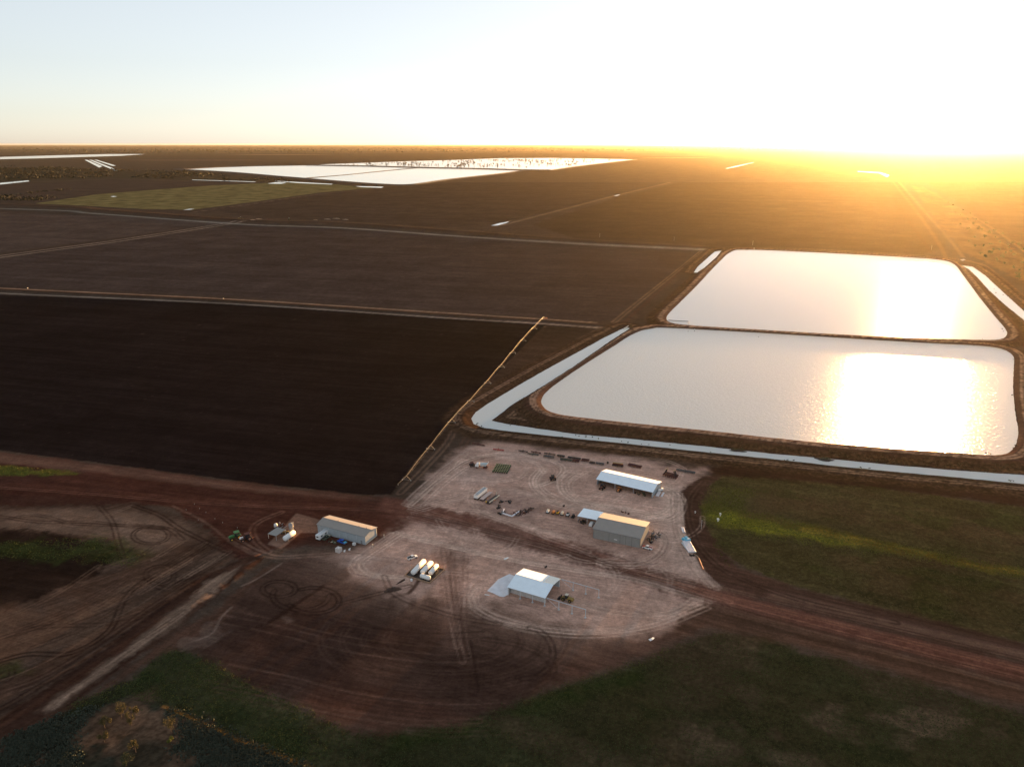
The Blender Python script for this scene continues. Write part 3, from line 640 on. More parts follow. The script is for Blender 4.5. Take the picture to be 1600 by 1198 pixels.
def tag(o, label, cat, group=None):
    o['label'] = label; o['category'] = cat
    if group: o['group'] = group
    return o
def thing(name, label, cat, u, v, ang=0.0, group=None, dz=0.0):
    p = G(u, v); z = ground_z(p.x, p.y)
    o = bpy.data.objects.new(name, None); COL.objects.link(o); o.empty_display_size = .5
    o.location = (p.x, p.y, z + dz); o.rotation_euler = (0, 0, math.radians(ang)); return tag(o, label, cat, group)
def copy_tree(o, parent=None):
    c = o.copy(); COL.objects.link(c); c.parent = parent
    for ch in list(o.children): copy_tree(ch, c)
    return c
def place(o, u, v, ang, label=None, dz=0.0):
    p = G(u, v); o.location = (p.x, p.y, ground_z(p.x, p.y) + dz); o.rotation_euler = (0, 0, math.radians(ang))
    if label: o['label'] = label
    return o

WHITE = mat('white_paint', (.78, .78, .76), .45, noise=.06)
ZINC = mat('white_roof_sheet', (.82, .93, .99), .4, 0, noise=.04, nscale=.4, spec=.5)
TAN = mat('tan_roof_sheet', (.29, .265, .235), .5, noise=.05, nscale=.3)
TANW = mat('tan_wall_sheet', (.27, .27, .255), .5, noise=.07, nscale=.5)
GREYW = mat('pale_grey_wall_sheet', (.36, .4, .42), .5, noise=.08, nscale=.5)
GALV = mat('galvanised_steel', (.55, .58, .6), .45, .1, noise=.15)
BLACK = mat('black_rubber', (.02, .02, .02), .85, noise=.3)
DARK = mat('dark_steel', (.03, .026, .024), .6, .2, noise=.35)
RUST = mat('rusty_red_steel', (.08, .025, .02), .75, noise=.35)
RED = mat('red_paint', (.35, .04, .03), .5, noise=.2)
YEL = mat('yellow_paint', (.6, .36, .04), .5, noise=.15)
OCHRE = mat('dull_ochre_paint', (.24, .16, .04), .6, noise=.3)
ORG = mat('orange_paint', (.55, .2, .06), .5, noise=.15)
GRN = mat('green_paint', (.04, .16, .04), .5, noise=.2)
OLIVE = mat('faded_green_steel', (.1, .12, .08), .7, noise=.3)
GLASS = mat('cab_glass', (.03, .035, .04), .1, noise=.05, spec=.6)
BLUE = mat('blue_paint', (.02, .1, .5), .4, noise=.1)
TURQ = mat('turquoise_wrap', (.12, .45, .6), .5, noise=.1)
CREAM = mat('cream_paint', (.62, .56, .44), .5, noise=.1)
GREY = mat('grey_steel', (.24, .24, .24), .6, .2, noise=.2)
CONC = mat('concrete', (.5, .48, .46), .85, noise=.15)
LINER = mat('black_liner', (.03, .022, .02), .5, noise=.3)
TIMBER = mat('old_timber', (.3, .2, .13), .8, noise=.25)
SOILM = mat('dark_loose_soil', (.06, .035, .025), .95, noise=.35)
PIPEW = mat('white_pipe', (.72, .7, .72), .4, noise=.05)

# ------------------------------------------------------------------ sheds
def gable_shed(name, label, px, ang, L, Wd, h, ridge, roofm, wallm, front='wall', over=.35):
    t = thing(name, label, 'shed', *px, ang)
    oh = over; s = (ridge - h) / (Wd / 2); zo = h - oh * s
    MB().slab([(-oh, -oh, zo), (L + oh, -oh, zo), (L + oh, Wd / 2, ridge), (-oh, Wd / 2, ridge)], .08).build('roof', roofm, t)
    MB().slab([(-oh, Wd / 2, ridge), (L + oh, Wd / 2, ridge), (L + oh, Wd + oh, zo), (-oh, Wd + oh, zo)], .08).build('roof', roofm, t)
    MB().bar((-oh, Wd / 2, ridge + .03), (L + oh, Wd / 2, ridge + .03), .35, .07).build('ridge_cap', roofm, t)
    for y in (-oh - .08, Wd + oh + .08): MB().bar((-oh, y, zo - .06), (L + oh, y, zo - .06), .14, .14).build('gutter', GREY, t)
    th = .1
    for x0 in (0, L - th):
        MB().add([(x0, 0, 0), (x0, Wd, 0), (x0, Wd, h - .09), (x0, Wd / 2, ridge - .09), (x0, 0, h - .09), (x0 + th, 0, 0), (x0 + th, Wd, 0), (x0 + th, Wd, h - .09), (x0 + th, Wd / 2, ridge - .09), (x0 + th, 0, h - .09)],
                 [(0,1,2,3,4),(9,8,7,6,5),(0,5,6,1),(1,6,7,2),(2,7,8,3),(3,8,9,4),(4,9,5,0)]).build('end_wall', wallm, t)
    MB().box((L / 2, Wd - th / 2, (h - .1) / 2), (L - 2 * th - .01, th, h - .1)).build('back_wall', wallm, t)
    if front == 'wall': MB().box((L / 2, th / 2, (h - .1) / 2), (L - 2 * th - .01, th, h - .1)).build('front_wall', wallm, t)
    return t

# tan-roofed workshop on the left
A_ = gable_shed('tan_roofed_shed', 'long pale shed with tan roof, the leftmost building', (497,831.5), -24.8, 29.6, 9.9, 4.9, 6.1, TAN, GREYW)
for x in (2.5, 8.6, 19.6): MB().box((x + 1.9, -.05, 2.0), (3.8, .06, 4.0)).build('roller_door', GREYW, A_)
for x in (1.6, 6.9, 13.6, 17.9, 24.2): MB().box((x, -.06, 2.4), (.12, .08, 4.6)).build('downpipe', GALV, A_)
MB().box((27.2, -.05, 1.05), (.95, .07, 2.1)).build('side_door', GREY, A_)
MB().box((29.66, 5, .35), (.06, 9.6, .5)).build('base_trim', CREAM, A_)
for x in (9.5, 22.5, 27): MB().cyl((x, 5.0, 6.0), (x, 5.0, 6.7), .18, n=8).build('roof_vent', GREY, A_)
MB().box((29.67, 9.4, 2.3), (.08, .5, 4.4)).build('corner_flashing', CREAM, A_)

# white-roofed open machinery shed
B_ = gable_shed('open_machinery_shed', 'open-fronted machinery shed with bright white roof at the back of the yard', (932.5,757.5), -29.4, 33.7, 15.0, 3.9, 5.7, ZINC, GREYW, front=None, over=.5)
for x in (.15, 11.2, 22.4, 33.5): MB().box((x, .25, 1.9), (.22, .22, 3.75)).build('post', GALV, B_)
for x in (11.2, 22.4): MB().bar((x, .3, 3.6), (x, 7.5, 5.3), .18, .3).build('rafter', GALV, B_)
MB().bar((.2, .25, 3.7), (33.4, .25, 3.7), .12, .25).build('eave_beam', GALV, B_)

# big tan shed with sliding doors
C_ = gable_shed('tan_door_shed', 'large tan gabled shed with five tall sliding doors facing the road', (926.6,840), -23.9, 24.4, 17.6, 5.6, 7.2, TAN, TANW)
xs = [.3, 8.3, 14.0, 16.9, 20.0, 24.1]
for i in range(5):
    x0, x1 = xs[i] + .08, xs[i + 1] - .08
    d_ = MB().box(((x0 + x1) / 2, -.08 - .05 * (i % 2), 2.55), (x1 - x0, .06, 5.0)).build('sliding_door', TANW, C_)
    if i == 1: MB().box(((x0 + x1) / 2 + .6, -.2, 1.9), (1.6, .04, .35)).build('door_sign', WHITE, d_)
MB().bar((.2, -.2, 5.2), (24.2, -.2, 5.2), .16, .16).build('door_track', GREY, C_)
for x in (.1, 24.3): MB().box((x, -.1, 2.6), (.14, .14, 5.2)).build('downpipe', GREY, C_)
for x in (xs[1], xs[2], xs[3], xs[4]): MB().box((x, -.03, 2.5), (.1, .04, 4.9)).build('door_post', DARK, C_)

# skillion lean-to beside it
L_ = thing('skillion_carport', 'low white-roofed open skillion attached to the left end of the tan shed', 'carport', 905, 815.5, -23.9)
MB().slab([(-1.0, -.6, 3.8), (10.2, -.6, 3.8), (10.2, 10.2, 3.2), (-1.0, 10.2, 3.2)], .1).build('roof', ZINC, L_)
for x in (-.6, 4.4, 9.7):
    for y in (-.2, 9.8): MB().box((x, y, (3.7 if y < 1 else 3.1) / 2), (.16, .16, 3.65 if y < 1 else 3.05)).build('post', GALV, L_)
MB().bar((-1.0, -.67, 3.68), (10.2, -.67, 3.68), .1, .2).build('fascia', GREY, L_)
MB().box((4.5, 9.95, 1.5), (10.4, .06, 2.95)).build('back_wall', TANW, L_)

# half-built shed with its bare steel frame
D_ = thing('part_built_shed', 'half-built shed with pale blue-white roof and bare posts in the foreground yard', 'shed', 793.8, 929.5, -26.9)
L, Wd, h, rg = 18.0, 16.0, 4.4, 6.0
MB().slab([(-.3, -.4, h - .08), (L + .3, -.4, h - .08), (L + .3, Wd / 2, rg), (-.3, Wd / 2, rg)], .09).build('roof', ZINC, D_)
MB().slab([(-.3, Wd / 2, rg), (L * .72, Wd / 2, rg), (L * .72, Wd + .4, h - .08), (-.3, Wd + .4, h - .08)], .09).build('roof', ZINC, D_)
MB().slab([(L * .72 + .01, Wd / 2 + .4, rg - .1), (L + .3, Wd / 2 + .4, rg - .1), (L + .3, Wd + .4, h - .1), (L * .72 + .01, Wd + .4, h - .1)], .09).build('translucent_sheet', mat('skylight_sheet', (.72, .74, .68), .4, noise=.05), D_)
MB().bar((-.3, Wd / 2, rg + .03), (L + .3, Wd / 2, rg + .03), .4, .07).build('ridge_cap', ZINC, D_)
for x in (.2, 6, 12, 17.8):
    for y in (0, Wd): MB().box((x, y, h / 2 - .1), (.25, .25, h - .25)).build('post', GALV, D_)
    for y0, y1 in ((.15, Wd / 2), (Wd - .15, Wd / 2)): MB().bar((x, y0, h - .3), (x, y1, rg - .3), .2, .3).build('rafter', GALV, D_)
for x in (6, 12, 17.8): MB().box((x, 0, .12), (.9, .9, .24)).build('footing', CONC, D_)
MB().bar((.2, 0, h - .35), (17.8, 0, h - .35), .14, .28).build('eave_beam', GALV, D_)
MB().box((9, Wd - .3, 2.1), (17.4, .1, 3.9)).build('back_wall', GREYW, D_)
MB().box((.1, 8, 2.1), (.1, 15.2, 3.9)).build('end_wall', GREYW, D_)
for i in range(5): MB().box((2.0 + i * 3.45, 2.2, 1.1), (3.35, .18, 2.1)).build('tilt_panel', CONC, D_)
FR = thing('unfinished_bay', 'bare galvanised portal frame extending right from the half-built shed', 'frame', 873.1, 952.2, -26.9)
for k in range(3):
    x = k * 6.1
    MB().box((x, 0, 2.1), (.26, .26, 4.2)).build('post', GALV, FR); MB().box((x, 0, .1), (.9, .9, .2)).build('footing', CONC, FR)
    MB().box((x, Wd, 2.1), (.2, .2, 4.2)).build('post', GALV, FR); MB().box((x, Wd, .1), (.9, .9, .2)).build('footing', CONC, FR)
MB().bar((-5.9, 0, 4.1), (12.4, 0, 4.1), .16, .26).build('eave_beam', GALV, FR); MB().bar((-5.9, Wd, 4.1), (12.4, Wd, 4.1), .16, .26).build('eave_beam', GALV, FR)
MB().bar((-5.8, 0, 4.0), (0, 0, .4), .1).build('brace', GALV, FR); MB().bar((-5.8, Wd, 4.0), (0, Wd, .4), .1).build('brace', GALV, FR)
SL = thing('concrete_slab', 'pale fresh concrete slab at the left end of the half-built shed', 'slab', 785, 931.5, -26.9)
MB().add([(x, y, z) for z in (-.2, .14) for x, y in ((-8.0, .6), (-5, .3), (-1.0, -.6), (.8, 0), (1.9, 3), (2.0, 16.2), (-5.2, 17), (-7.8, 11))], [tuple(range(8, 16))] + [(i, (i + 1) % 8, (i + 1) % 8 + 8, i + 8) for i in range(8)]).build('slab', mat('fresh_concrete', (.68, .69, .72), .8, noise=.12, nscale=.4), SL)
MB().box((-6.6, -2.2, .12), (2.2, .3, .24), .2).build('formwork_board', WHITE, SL)

# grey flat canopy in the left compound
K_ = thing('flat_canopy', 'grey flat-roofed shade canopy on thin posts beside the white cylindrical tank', 'canopy', 426, 842, -25)
MB().slab([(-2.6, -.4, 2.7), (2.9, -.4, 2.7), (2.9, 6.6, 2.9), (-2.6, 6.6, 2.9)], .12).build('roof', mat('dull_grey_roof', (.26, .25, .23), .6, noise=.08), K_)
for x in (-2.4, 2.7):
    for y in (-.2, 6.4): MB().box((x, y, 1.32), (.12, .12, 2.62)).build('post', GALV, K_)

# ------------------------------------------------------------------ tanks and bund
def tank(name, label, a, b, r, zc, group, m=WHITE):
    A, B = G(*a), G(*b); ang = math.degrees(math.atan2(B.y - A.y, B.x - A.x)); Lt = (B - A).length
    t = thing(name, label, 'tank', *a, ang, group)
    MB().cyl((0, 0, zc), (Lt, 0, zc), r, n=18, dome=r * .35).build('shell', m, t, True)
    for q in (.22, .78):
        MB().box((Lt * q, 0, (zc - r * .6) / 2), (.35, r * 1.5, zc - r * .6)).build('saddle', GREY, t)
    MB().cyl((Lt * .5, 0, zc + r - .05), (Lt * .5, 0, zc + r + .25), .28, n=10).build('manhole', GREY, t)
    MB().cyl((Lt * .9, 0, zc + r - .05), (Lt * .9, 0, zc + r + .6), .06, n=6).build('vent_pipe', GALV, t)
    return t
tank('fuel_tank', 'longest white fuel tank, leftmost in the bunded pit', (645.6,899.5), (662.6,881.5), 1.25, 1.75, 'fuel tanks in the bund')
tank('fuel_tank', 'middle long white fuel tank of the bunded pit', (660.3,898.5), (673.6,884), 1.2, 1.7, 'fuel tanks in the bund')
tank('fuel_tank', 'rightmost long white fuel tank with grey manhole in the bund', (672.6,900), (682.6,888), 1.1, 1.6, 'fuel tanks in the bund')
tank('fuel_tank', 'short white tank lying crosswise at the near edge of the bund', (658.2,903.2), (671.2,907.2), 1.05, 1.5, 'fuel tanks in the bund')
BU = thing('tank_bund', 'square dark-lined earth bund with pale kerb around the white fuel tanks', 'bund', 632.5, 899.5, -27)
bl, bw = 13.8, 12.6
for c, d in (((bl / 2, 0, .3), (bl, .35, .7)), ((bl / 2, bw, .3), (bl, .35, .7)), ((0, bw / 2, .3), (.35, bw - .4, .7)), ((bl, bw / 2, .3), (.35, bw - .4, .7))): MB().box(c, d).build('kerb', TIMBER, BU)
MB().box((bl / 2, bw / 2, .06), (bl - .36, bw - .36, .2)).build('liner', LINER, BU)
for x, y in ((0, 5), (bl, bw - .2), (5.8, bw)): MB().cyl((x, y, .5), (x, y, 2.6), .07, n=6).build('corner_post', CREAM, BU)
MB().box((bl + 1.6, 4.0, .5), (.12, 2.6, .12)).build('pipe_rail', TIMBER, BU)
tag(MB().box((0, 0, .5), (1.0, .8, 1.0)).cyl((0, 0, 1.0), (0, 0, 1.25), .25, n=8).build('fuel_bowser', WHITE), 'small white dispensing unit just beyond the fuel bund', 'bowser'); place(bpy.data.objects['fuel_bowser'], 676, 880.5, -27)
tag(MB().cyl((0, 0, 0), (0, 0, .95), .5, n=12, dome=.12).build('white_drum', WHITE), 'small white drum at the near kerb of the bund', 'drum'); place(bpy.data.objects['white_drum'], 643, 907.5, 0, dz=.1)
tank('water_cart_tank', 'white cylindrical tank beside the grey flat canopy', (445.5,846.5), (459.5,836.5), 1.35, 1.9, 'left compound tanks')
ST = thing('overhead_tank', 'tall grey upright tank with sunlit edge in the left compound', 'tank', 455.5, 832, 20)
MB().cyl((0, 0, .3), (0, 0, 5.2), 1.1, n=16).build('shell', GREY, ST, True); MB().cyl((0, 0, 5.2), (0, 0, 5.7), 1.1, .25, n=16).build('roof_cone', GREY, ST)
MB().box((0, 0, .15), (2.6, 2.6, .3)).build('plinth', CONC, ST)
MB().bar((1.25, -.2, .2), (1.25, -.2, 5.9), .06).bar((1.25, .25, .2), (1.25, .25, 5.9), .06).build('ladder', CREAM, ST)
MB().bar((0, 0, 5.75), (1.3, 0, 5.9), .12).bar((1.5, 0, 5.9), (1.5, 0, 3.0), .12).build('fill_pipe', CREAM, ST)
RT = tag(MB().cyl((0, 0, 0), (0, 0, 1.5), .95, .9, n=16).cyl((0, 0, 1.5), (0, 0, 1.95), .9, .2, n=16).build('poly_tank', WHITE, None, True), 'small round white poly tank at the left corner of the compound slab', 'tank'); place(RT, 431, 822.5, 0)

# ------------------------------------------------------------------ vehicles and machines
def wheel_mesh(r, w, hub=GREY):
    return MB().cyl((0, -w / 2, 0), (0, w / 2, 0), r, n=16).mesh('wheel', BLACK), MB().cyl((0, -w / 2 - .02, 0), (0, w / 2 + .02, 0), r * .5, n=10).mesh('rim', hub)
def wheels(t, spots, r, w, hub=GREY):
    a, b = wheel_mesh(r, w, hub)
    for x, y in spots:
        o = bpy.data.objects.new('wheel', a); COL.objects.link(o); o.parent = t; o.location = (x, y, r)
        q = bpy.data.objects.new('rim', b); COL.objects.link(q); q.parent = o
def ute(label, u, v, ang, body=WHITE, tray=DARK, hood=None, name='ute', canopy=False, group=None):
    t = thing(name, label, 'ute', u, v, ang, group)
    MB().prism([(-2.5, .45), (2.45, .45), (2.5, .9), (1.3, 1.05), (.6, 1.1), (-2.5, 1.0)], -.9, .9).build('body', body, t)
    MB().prism([(1.3, 1.04), (2.5, .89), (2.5, .93), (1.3, 1.1)], -.85, .85).build('bonnet', hood or body, t)
    MB().prism([(-.7, 1.05), (1.2, 1.05), (.65, 1.75), (-.6, 1.78)], -.78, .78).build('cab_glass', GLASS, t)
    MB().prism([(-.68, 1.74), (.7, 1.72), (.6, 1.84), (-.6, 1.86)], -.76, .76).build('cab_roof', body, t)
    if canopy: MB().prism([(-2.5, 1.0), (-.72, 1.0), (-.74, 1.8), (-2.45, 1.75)], -.85, .85).build('canopy', tray, t)
    else:
        MB().box((-1.62, 0, 1.06), (1.72, 1.7, .1)).build('tray', tray, t)
        for y in (-.86, .86): MB().box((-1.62, y, 1.2), (1.76, .06, .34)).build('tray_side', body, t)
    MB().box((2.5, 0, .6), (.16, 1.8, .3)).build('bumper', GREY, t)
    wheels(t, [(1.55, .8), (1.55, -.8), (-1.5, .8), (-1.5, -.8)], .4, .26); return t
ute('white ute with dark tray parked beside the fuel bund', 644.5, 872.5, 36)
ute('white ute parked under the white-roofed skillion', 924.5, 820, 66, tray=WHITE, canopy=True)
ute('blue ute with turquoise bonnet in the row against the left shed', 535, 848, -30, BLUE, BLUE, TURQ)
ute('dull olive ute nosed in beside the white cabin trailer', 510.5, 841, 62, OLIVE, DARK, CREAM)
ute('small white and red ute beside the right end of the tan shed', 1011.5, 857, 150, WHITE, RED, RED)

def tractor(label, u, v, ang, body, hub, cabroof=None, name='tractor', big=1.0, group=None):
    t = thing(name, label, 'tractor', u, v, ang, group); k = big
    MB().box((.3 * k, 0, .95 * k), (4.0 * k, .7 * k, .45 * k)).build('chassis', DARK, t)
    MB().prism([(.5 * k, 1.05 * k), (2.5 * k, 1.05 * k), (2.55 * k, 1.6 * k), (2.2 * k, 1.8 * k), (.5 * k, 1.95 * k)], -.48 * k, .48 * k).build('bonnet', body, t)
    MB().prism([(-1.3 * k, 1.2 * k), (.5 * k, 1.2 * k), (.4 * k, 2.75 * k), (-1.15 * k, 2.75 * k)], -.78 * k, .78 * k).build('cab', GLASS, t)
    MB().box((-.4 * k, 0, 2.86 * k), (1.95 * k, 1.75 * k, .2 * k)).build('cab_roof', cabroof or body, t)
    for y in (-1.05, 1.05): MB().box((-.9 * k, y * k, 1.95 * k), (1.5 * k, .65 * k, .12 * k), 0, 0, .1).build('mudguard', body, t)
    MB().cyl((1.0 * k, .35 * k, 1.9 * k), (1.0 * k, .35 * k, 2.9 * k), .07 * k, n=6).build('exhaust', DARK, t)
    wheels(t, [(-.9 * k, 1.15 * k), (-.9 * k, -1.15 * k)], .98 * k, .6 * k, hub); wheels(t, [(1.75 * k, 1.0 * k), (1.75 * k, -1.0 * k)], .66 * k, .45 * k, hub)
    return t
tg = tractor('green tractor with yellow wheels and bright yellow tank, left of the compound', 369, 841.5, 215, GRN, YEL, GRN, big=1.35)
MB().cyl((-.2, -.9, 2.0), (-.2, .9, 2.0), .75, n=14).build('spray_tank', YEL, tg); tg.children[-1].location = (2.2, 0, .2)
MB().bar((3.4, -3.2, 1.2), (3.4, 3.2, 1.2), .12).build('front_boom', DARK, tg)
rs = tractor('rust-red boom sprayer with white tank parked behind the green tractor', 385.5, 843.5, 215, RUST, mat('faded_rim', (.45, .2, .12), .6, noise=.2), RUST, name='boom_sprayer', big=1.25)
MB().cyl((1.6, 0, 1.9), (3.2, 0, 1.9), .62, n=14, dome=.2).build('spray_tank', WHITE, rs)
MB().bar((-2.2, -2.6, 1.6), (-2.2, 2.6, 1.6), .14).bar((-2.2, -2.6, 1.6), (-3.2, -2.8, 2.2), .1).bar((-2.2, 2.6, 1.6), (-3.2, 2.8, 2.2), .1).build('boom', ORG, rs)
tractor('dark red tractor standing alone in mid yard', 863.5, 749.5, 100, RUST, RUST, DARK, big=1.1)
tractor('small rusty tractor beside the white spreader truck', 737.5, 728, 110, RUST, RUST, RUST, big=.95)
tractor('dark red tractor under the left bay of the open white shed', 941, 763.5, 240, RUST, RUST, DARK, big=1.0)
tractor('small orange tractor under the middle bay of the open white shed', 967, 767, 245, ORG, ORG, ORG, big=.85)

# white hopper truck
TR = thing('spreader_truck', 'white hopper truck with yellow-lit cab on red chassis, upper left of yard', 'truck', 752.5, 730.5, 172)
MB().box((0, 0, .95), (8.2, .9, .3)).build('chassis', RUST, TR)
MB().add([(-3.6, -1.3, 3.0), (1.2, -1.3, 3.0), (1.2, 1.3, 3.0), (-3.6, 1.3, 3.0), (-2.6, -.5, 1.25), (.4, -.5, 1.25), (.4, .5, 1.25), (-2.6, .5, 1.25)], [(0,4,5,1),(1,5,6,2),(2,6,7,3),(3,7,4,0),(4,7,6,5)]).build('hopper', WHITE, TR)
MB().slab([(-3.5, -1.2, 2.75), (1.1, -1.2, 2.75), (1.1, 1.2, 2.75), (-3.5, 1.2, 2.75)], .1).build('hopper_cover', mat('blue_grey_tarp', (.3, .42, .46), .6, noise=.1), TR)
MB().add([(-3.6, -1.35, 2.9), (-3.6, 1.35, 2.9), (-4.2, 1.35, 4.0), (-4.2, -1.35, 4.0), (-3.75, -1.35, 2.9), (-3.75, 1.35, 2.9), (-4.35, 1.35, 4.0), (-4.35, -1.35, 4.0)], [(0,1,2,3),(7,6,5,4),(0,4,5,1),(3,2,6,7),(0,3,7,4),(1,5,6,2)]).build('tail_extension', WHITE, TR)
MB().prism([(1.7, 1.0), (3.9, 1.0), (3.95, 1.8), (3.4, 2.2), (3.1, 3.0), (1.7, 3.05)], -1.15, 1.15).build('cab', WHITE, TR)
MB().prism([(3.18, 2.92), (3.46, 2.22), (3.5, 2.26), (3.22, 2.96)], -1.0, 1.0).build('windscreen', GLASS, TR)
MB().box((1.5, 0, 2.6), (.3, 2.3, 1.2)).build('head_board', CREAM, TR)
wheels(TR, [(3.0, 1.0), (3.0, -1.0), (-1.6, 1.0), (-1.6, -1.0), (-2.9, 1.0), (-2.9, -1.0)], .52, .4, RED)

# green planter folded on the yard
PL = thing('row_planter', 'wide dark green planter with rows of yellow-lidded seed hoppers', 'planter', 784, 733.5, -12)
for i in range(6): MB().box((0, -5.2 + i * 2.1, .75), (9.4, .2, .2)).build('toolbar', DARK, PL)
for x in (-4.6, -1.5, 1.5, 4.6): MB().box((x, 0, .55), (.22, 11.2, .16)).build('frame_rail', DARK, PL)
hp = MB().box((0, 0, 1.0), (.75, .7, .7), taper=1.15).mesh('seed_hopper', mat('deep_green_poly', (.03, .075, .03), .6, noise=.3)); ld = MB().box((0, 0, 1.4), (.55, .5, .14)).mesh('lid', mat('pale_yellow_lid', (.62, .58, .3), .5)); dsk = MB().cyl((0, -.1, .35), (0, .1, .35), .34, n=10).mesh('disc', DARK)
for j in range(6):
    for i in range(7):
        o = bpy.data.objects.new('seed_hopper', hp); COL.objects.link(o); o.parent = PL; o.location = (-4.2 + i * 1.4, -5.0 + j * 2.05, 0)
        for n_, me in (('lid', ld), ('disc', dsk)): q = bpy.data.objects.new(n_, me); COL.objects.link(q); q.parent = o
# yellow loader by the half-built shed
def loader(label, u, v, ang, k=1.0, name='wheel_loader'):
    t = thing(name, label, 'loader', u, v, ang)
    MB().prism([(-3.0*k, .9*k), (-.4*k, .9*k), (-.4*k, 1.9*k), (-2.8*k, 1.8*k), (-3.0*k, 1.5*k)], -.85*k, .85*k).build('engine_cover', OCHRE, t)
    MB().box((1.1*k, 0, 1.1*k), (2.2*k, 1.0*k, .5*k)).build('front_frame', OCHRE, t)
    MB().prism([(-.4*k, 1.4*k), (.9*k, 1.4*k), (.75*k, 3.0*k), (-.3*k, 3.0*k)], -.7*k, .7*k).build('cab', GLASS, t)
    MB().box((.2*k, 0, 3.08*k), (1.4*k, 1.55*k, .16*k)).build('cab_roof', CREAM, t)
    for y in (-.5, .5): MB().bar((1.2*k, y*k, 1.7*k), (3.2*k, y*k, .6*k), .2*k, .3*k).build('lift_arm', OCHRE, t)
    MB().prism([(3.0*k, .15*k), (4.2*k, .15*k), (4.3*k, .3*k), (3.3*k, .45*k), (3.3*k, 1.4*k), (3.05*k, 1.4*k)], -1.35*k, 1.35*k).build('bucket', DARK, t)
    wheels(t, [(1.5*k, 1.0*k), (1.5*k, -1.0*k), (-1.6*k, 1.0*k), (-1.6*k, -1.0*k)], .78*k, .55*k, OCHRE); return t
loader('yellow wheel loader working into the right end of the half-built shed', 886, 938, 152, 1.0)
FL = loader('small yellow machine behind the grey flat canopy', 446.5, 832.5, 200, .55)

# trailers
def trailer(label, u, v, ang, L=11.5, name='semi_trailer'):
    t = thing(name, label, 'trailer', u, v, ang)
    MB().box((0, 0, .95), (L, .9, .3)).build('chassis', DARK, t)
    wheels(t, [(x, y) for x in (-L * .42, -L * .31, -L * .2) for y in (-.95, .95)], .5, .4); 
    for y in (-.7, .7): MB().box((L * .3, y, .5), (.15, .15, 1.0)).build('landing_leg', GREY, t)
    return t
T1 = trailer('white high-sided tipping trailer, leftmost of the three parked trailers', 751, 775, 62)
for y in (-1.2, 1.2): MB().box((0, y, 2.1), (11.0, .12, 1.9)).build('side', WHITE, T1)
for x in (-5.5, 5.5): MB().box((x, 0, 2.1), (.12, 2.5, 1.9)).build('end_panel', WHITE, T1)
MB().box((0, 0, 1.25), (10.9, 2.3, .15)).build('floor', GREY, T1)
MB().slab([(-4.9, -1.0, 2.85), (4.4, -1.0, 2.85), (4.4, 1.0, 2.85), (-4.9, 1.0, 2.85)], .06).build('load_cover', mat('pale_grey_load', (.42, .42, .42), .8, noise=.25), T1)
T2 = trailer('flat-decked pale trailer between the tipper and the skeleton trailer', 759.5, 777, 62, 10.5)
MB().box((0, 0, 1.2), (10.6, 2.5, .18)).build('deck', mat('pink_grey_deck', (.45, .38, .36), .8, noise=.15), T2); MB().box((4.0, 1.3, 1.0), (.9, .1, .4)).build('tail_light_bar', RED, T2)
T3 = trailer('skeleton trailer with dark deck and one tan side rail', 769.5, 782, 58, 10.5)
MB().box((0, .2, 1.15), (9.8, 1.6, .14)).build('deck', DARK, T3); MB().box((.2, -1.2, 1.35), (10.2, .35, .55)).build('side_rail', CREAM, T3); MB().box((5.0, .6, 2.0), (.15, .3, 1.8)).build('head_post', CREAM, T3)
for x in (-3.2, 0, 3.2): MB().box((x, -.5, 1.12), (.2, 1.6, .12)).build('cross_member', RUST, T3)
MB().box((-5.0, .9, 1.3), (.8, .5, .6)).build('tool_box', YEL, T3)
CT = thing('cabin_trailer', 'white box cabin trailer backed against the left end of the pale shed', 'caravan', 504, 839, 63)
MB().box((0, 0, 1.75), (7.2, 2.5, 2.3)).build('body', WHITE, CT); MB().box((0, 0, 2.98), (6.4, 1.5, .16)).build('roof_rib', GALV, CT); MB().box((-3.62, 0, 1.9), (.04, 1.3, .7)).build('window', GLASS, CT)
for x in (-1.8, 1.2): MB().box((x, -1.27, 2.0), (1.2, .04, .7)).build('window', GLASS, CT)
wheels(CT, [(x, y) for x in (-.5, .5) for y in (-1.1, 1.1)], .38, .25); MB().bar((3.6, 0, .6), (4.6, 0, .5), .14).build('drawbar', DARK, CT)

# bent white pipe, scrap iron and small gear
BP = thing('bent_pipe', 'long white bent pipe lying open like a shallow V among the scrap', 'pipe', 800, 806.5, 0)
pp = [G(787.4,796.5), G(785.8,803), G(800,807.5), G(811,800)]; o0 = BP.location
for i in range(3):
    a, b = pp[i] - G(800,806.5), pp[i + 1] - G(800,806.5); MB().cyl((a.x, a.y, .45), (b.x, b.y, .45), .42, n=10).build('pipe_length', PIPEW, BP)
def scrap(label, u, v, ang, n, L, Wd, m, seed, m2=None, hgt=1.0, name='scrap_heap'):
    t = thing(name, label, 'scrap', u, v, ang); r = random.Random(seed)
    for i in range(n):
        x, y = r.uniform(-L / 2, L / 2), r.uniform(-Wd / 2, Wd / 2); a = r.uniform(0, 3.1)
        k = r.random(); b = MB(); z0 = r.uniform(.15, .5) * hgt
        if k < .5: b.bar((x - math.cos(a) * L * .12, y - math.sin(a) * L * .12, z0), (x + math.cos(a) * L * .12, y + math.sin(a) * L * .12, z0 + r.uniform(0, .5) * hgt), .22, .3)
        elif k < .8: b.box((x, y, .4 * hgt), (r.uniform(.6, 1.5), r.uniform(.4, 1.0), .8 * hgt), a)
        else: b.cyl((x, y - .2, .5), (x, y + .2, .5), .5, n=10)
        b.build('scrap_piece', m2 if m2 and r.random() < .35 else m, t)
    return t
scrap('black triangular scrap frame at the head of the scrap group', 791, 784, 0, 12, 8, 2.5, DARK, 1)
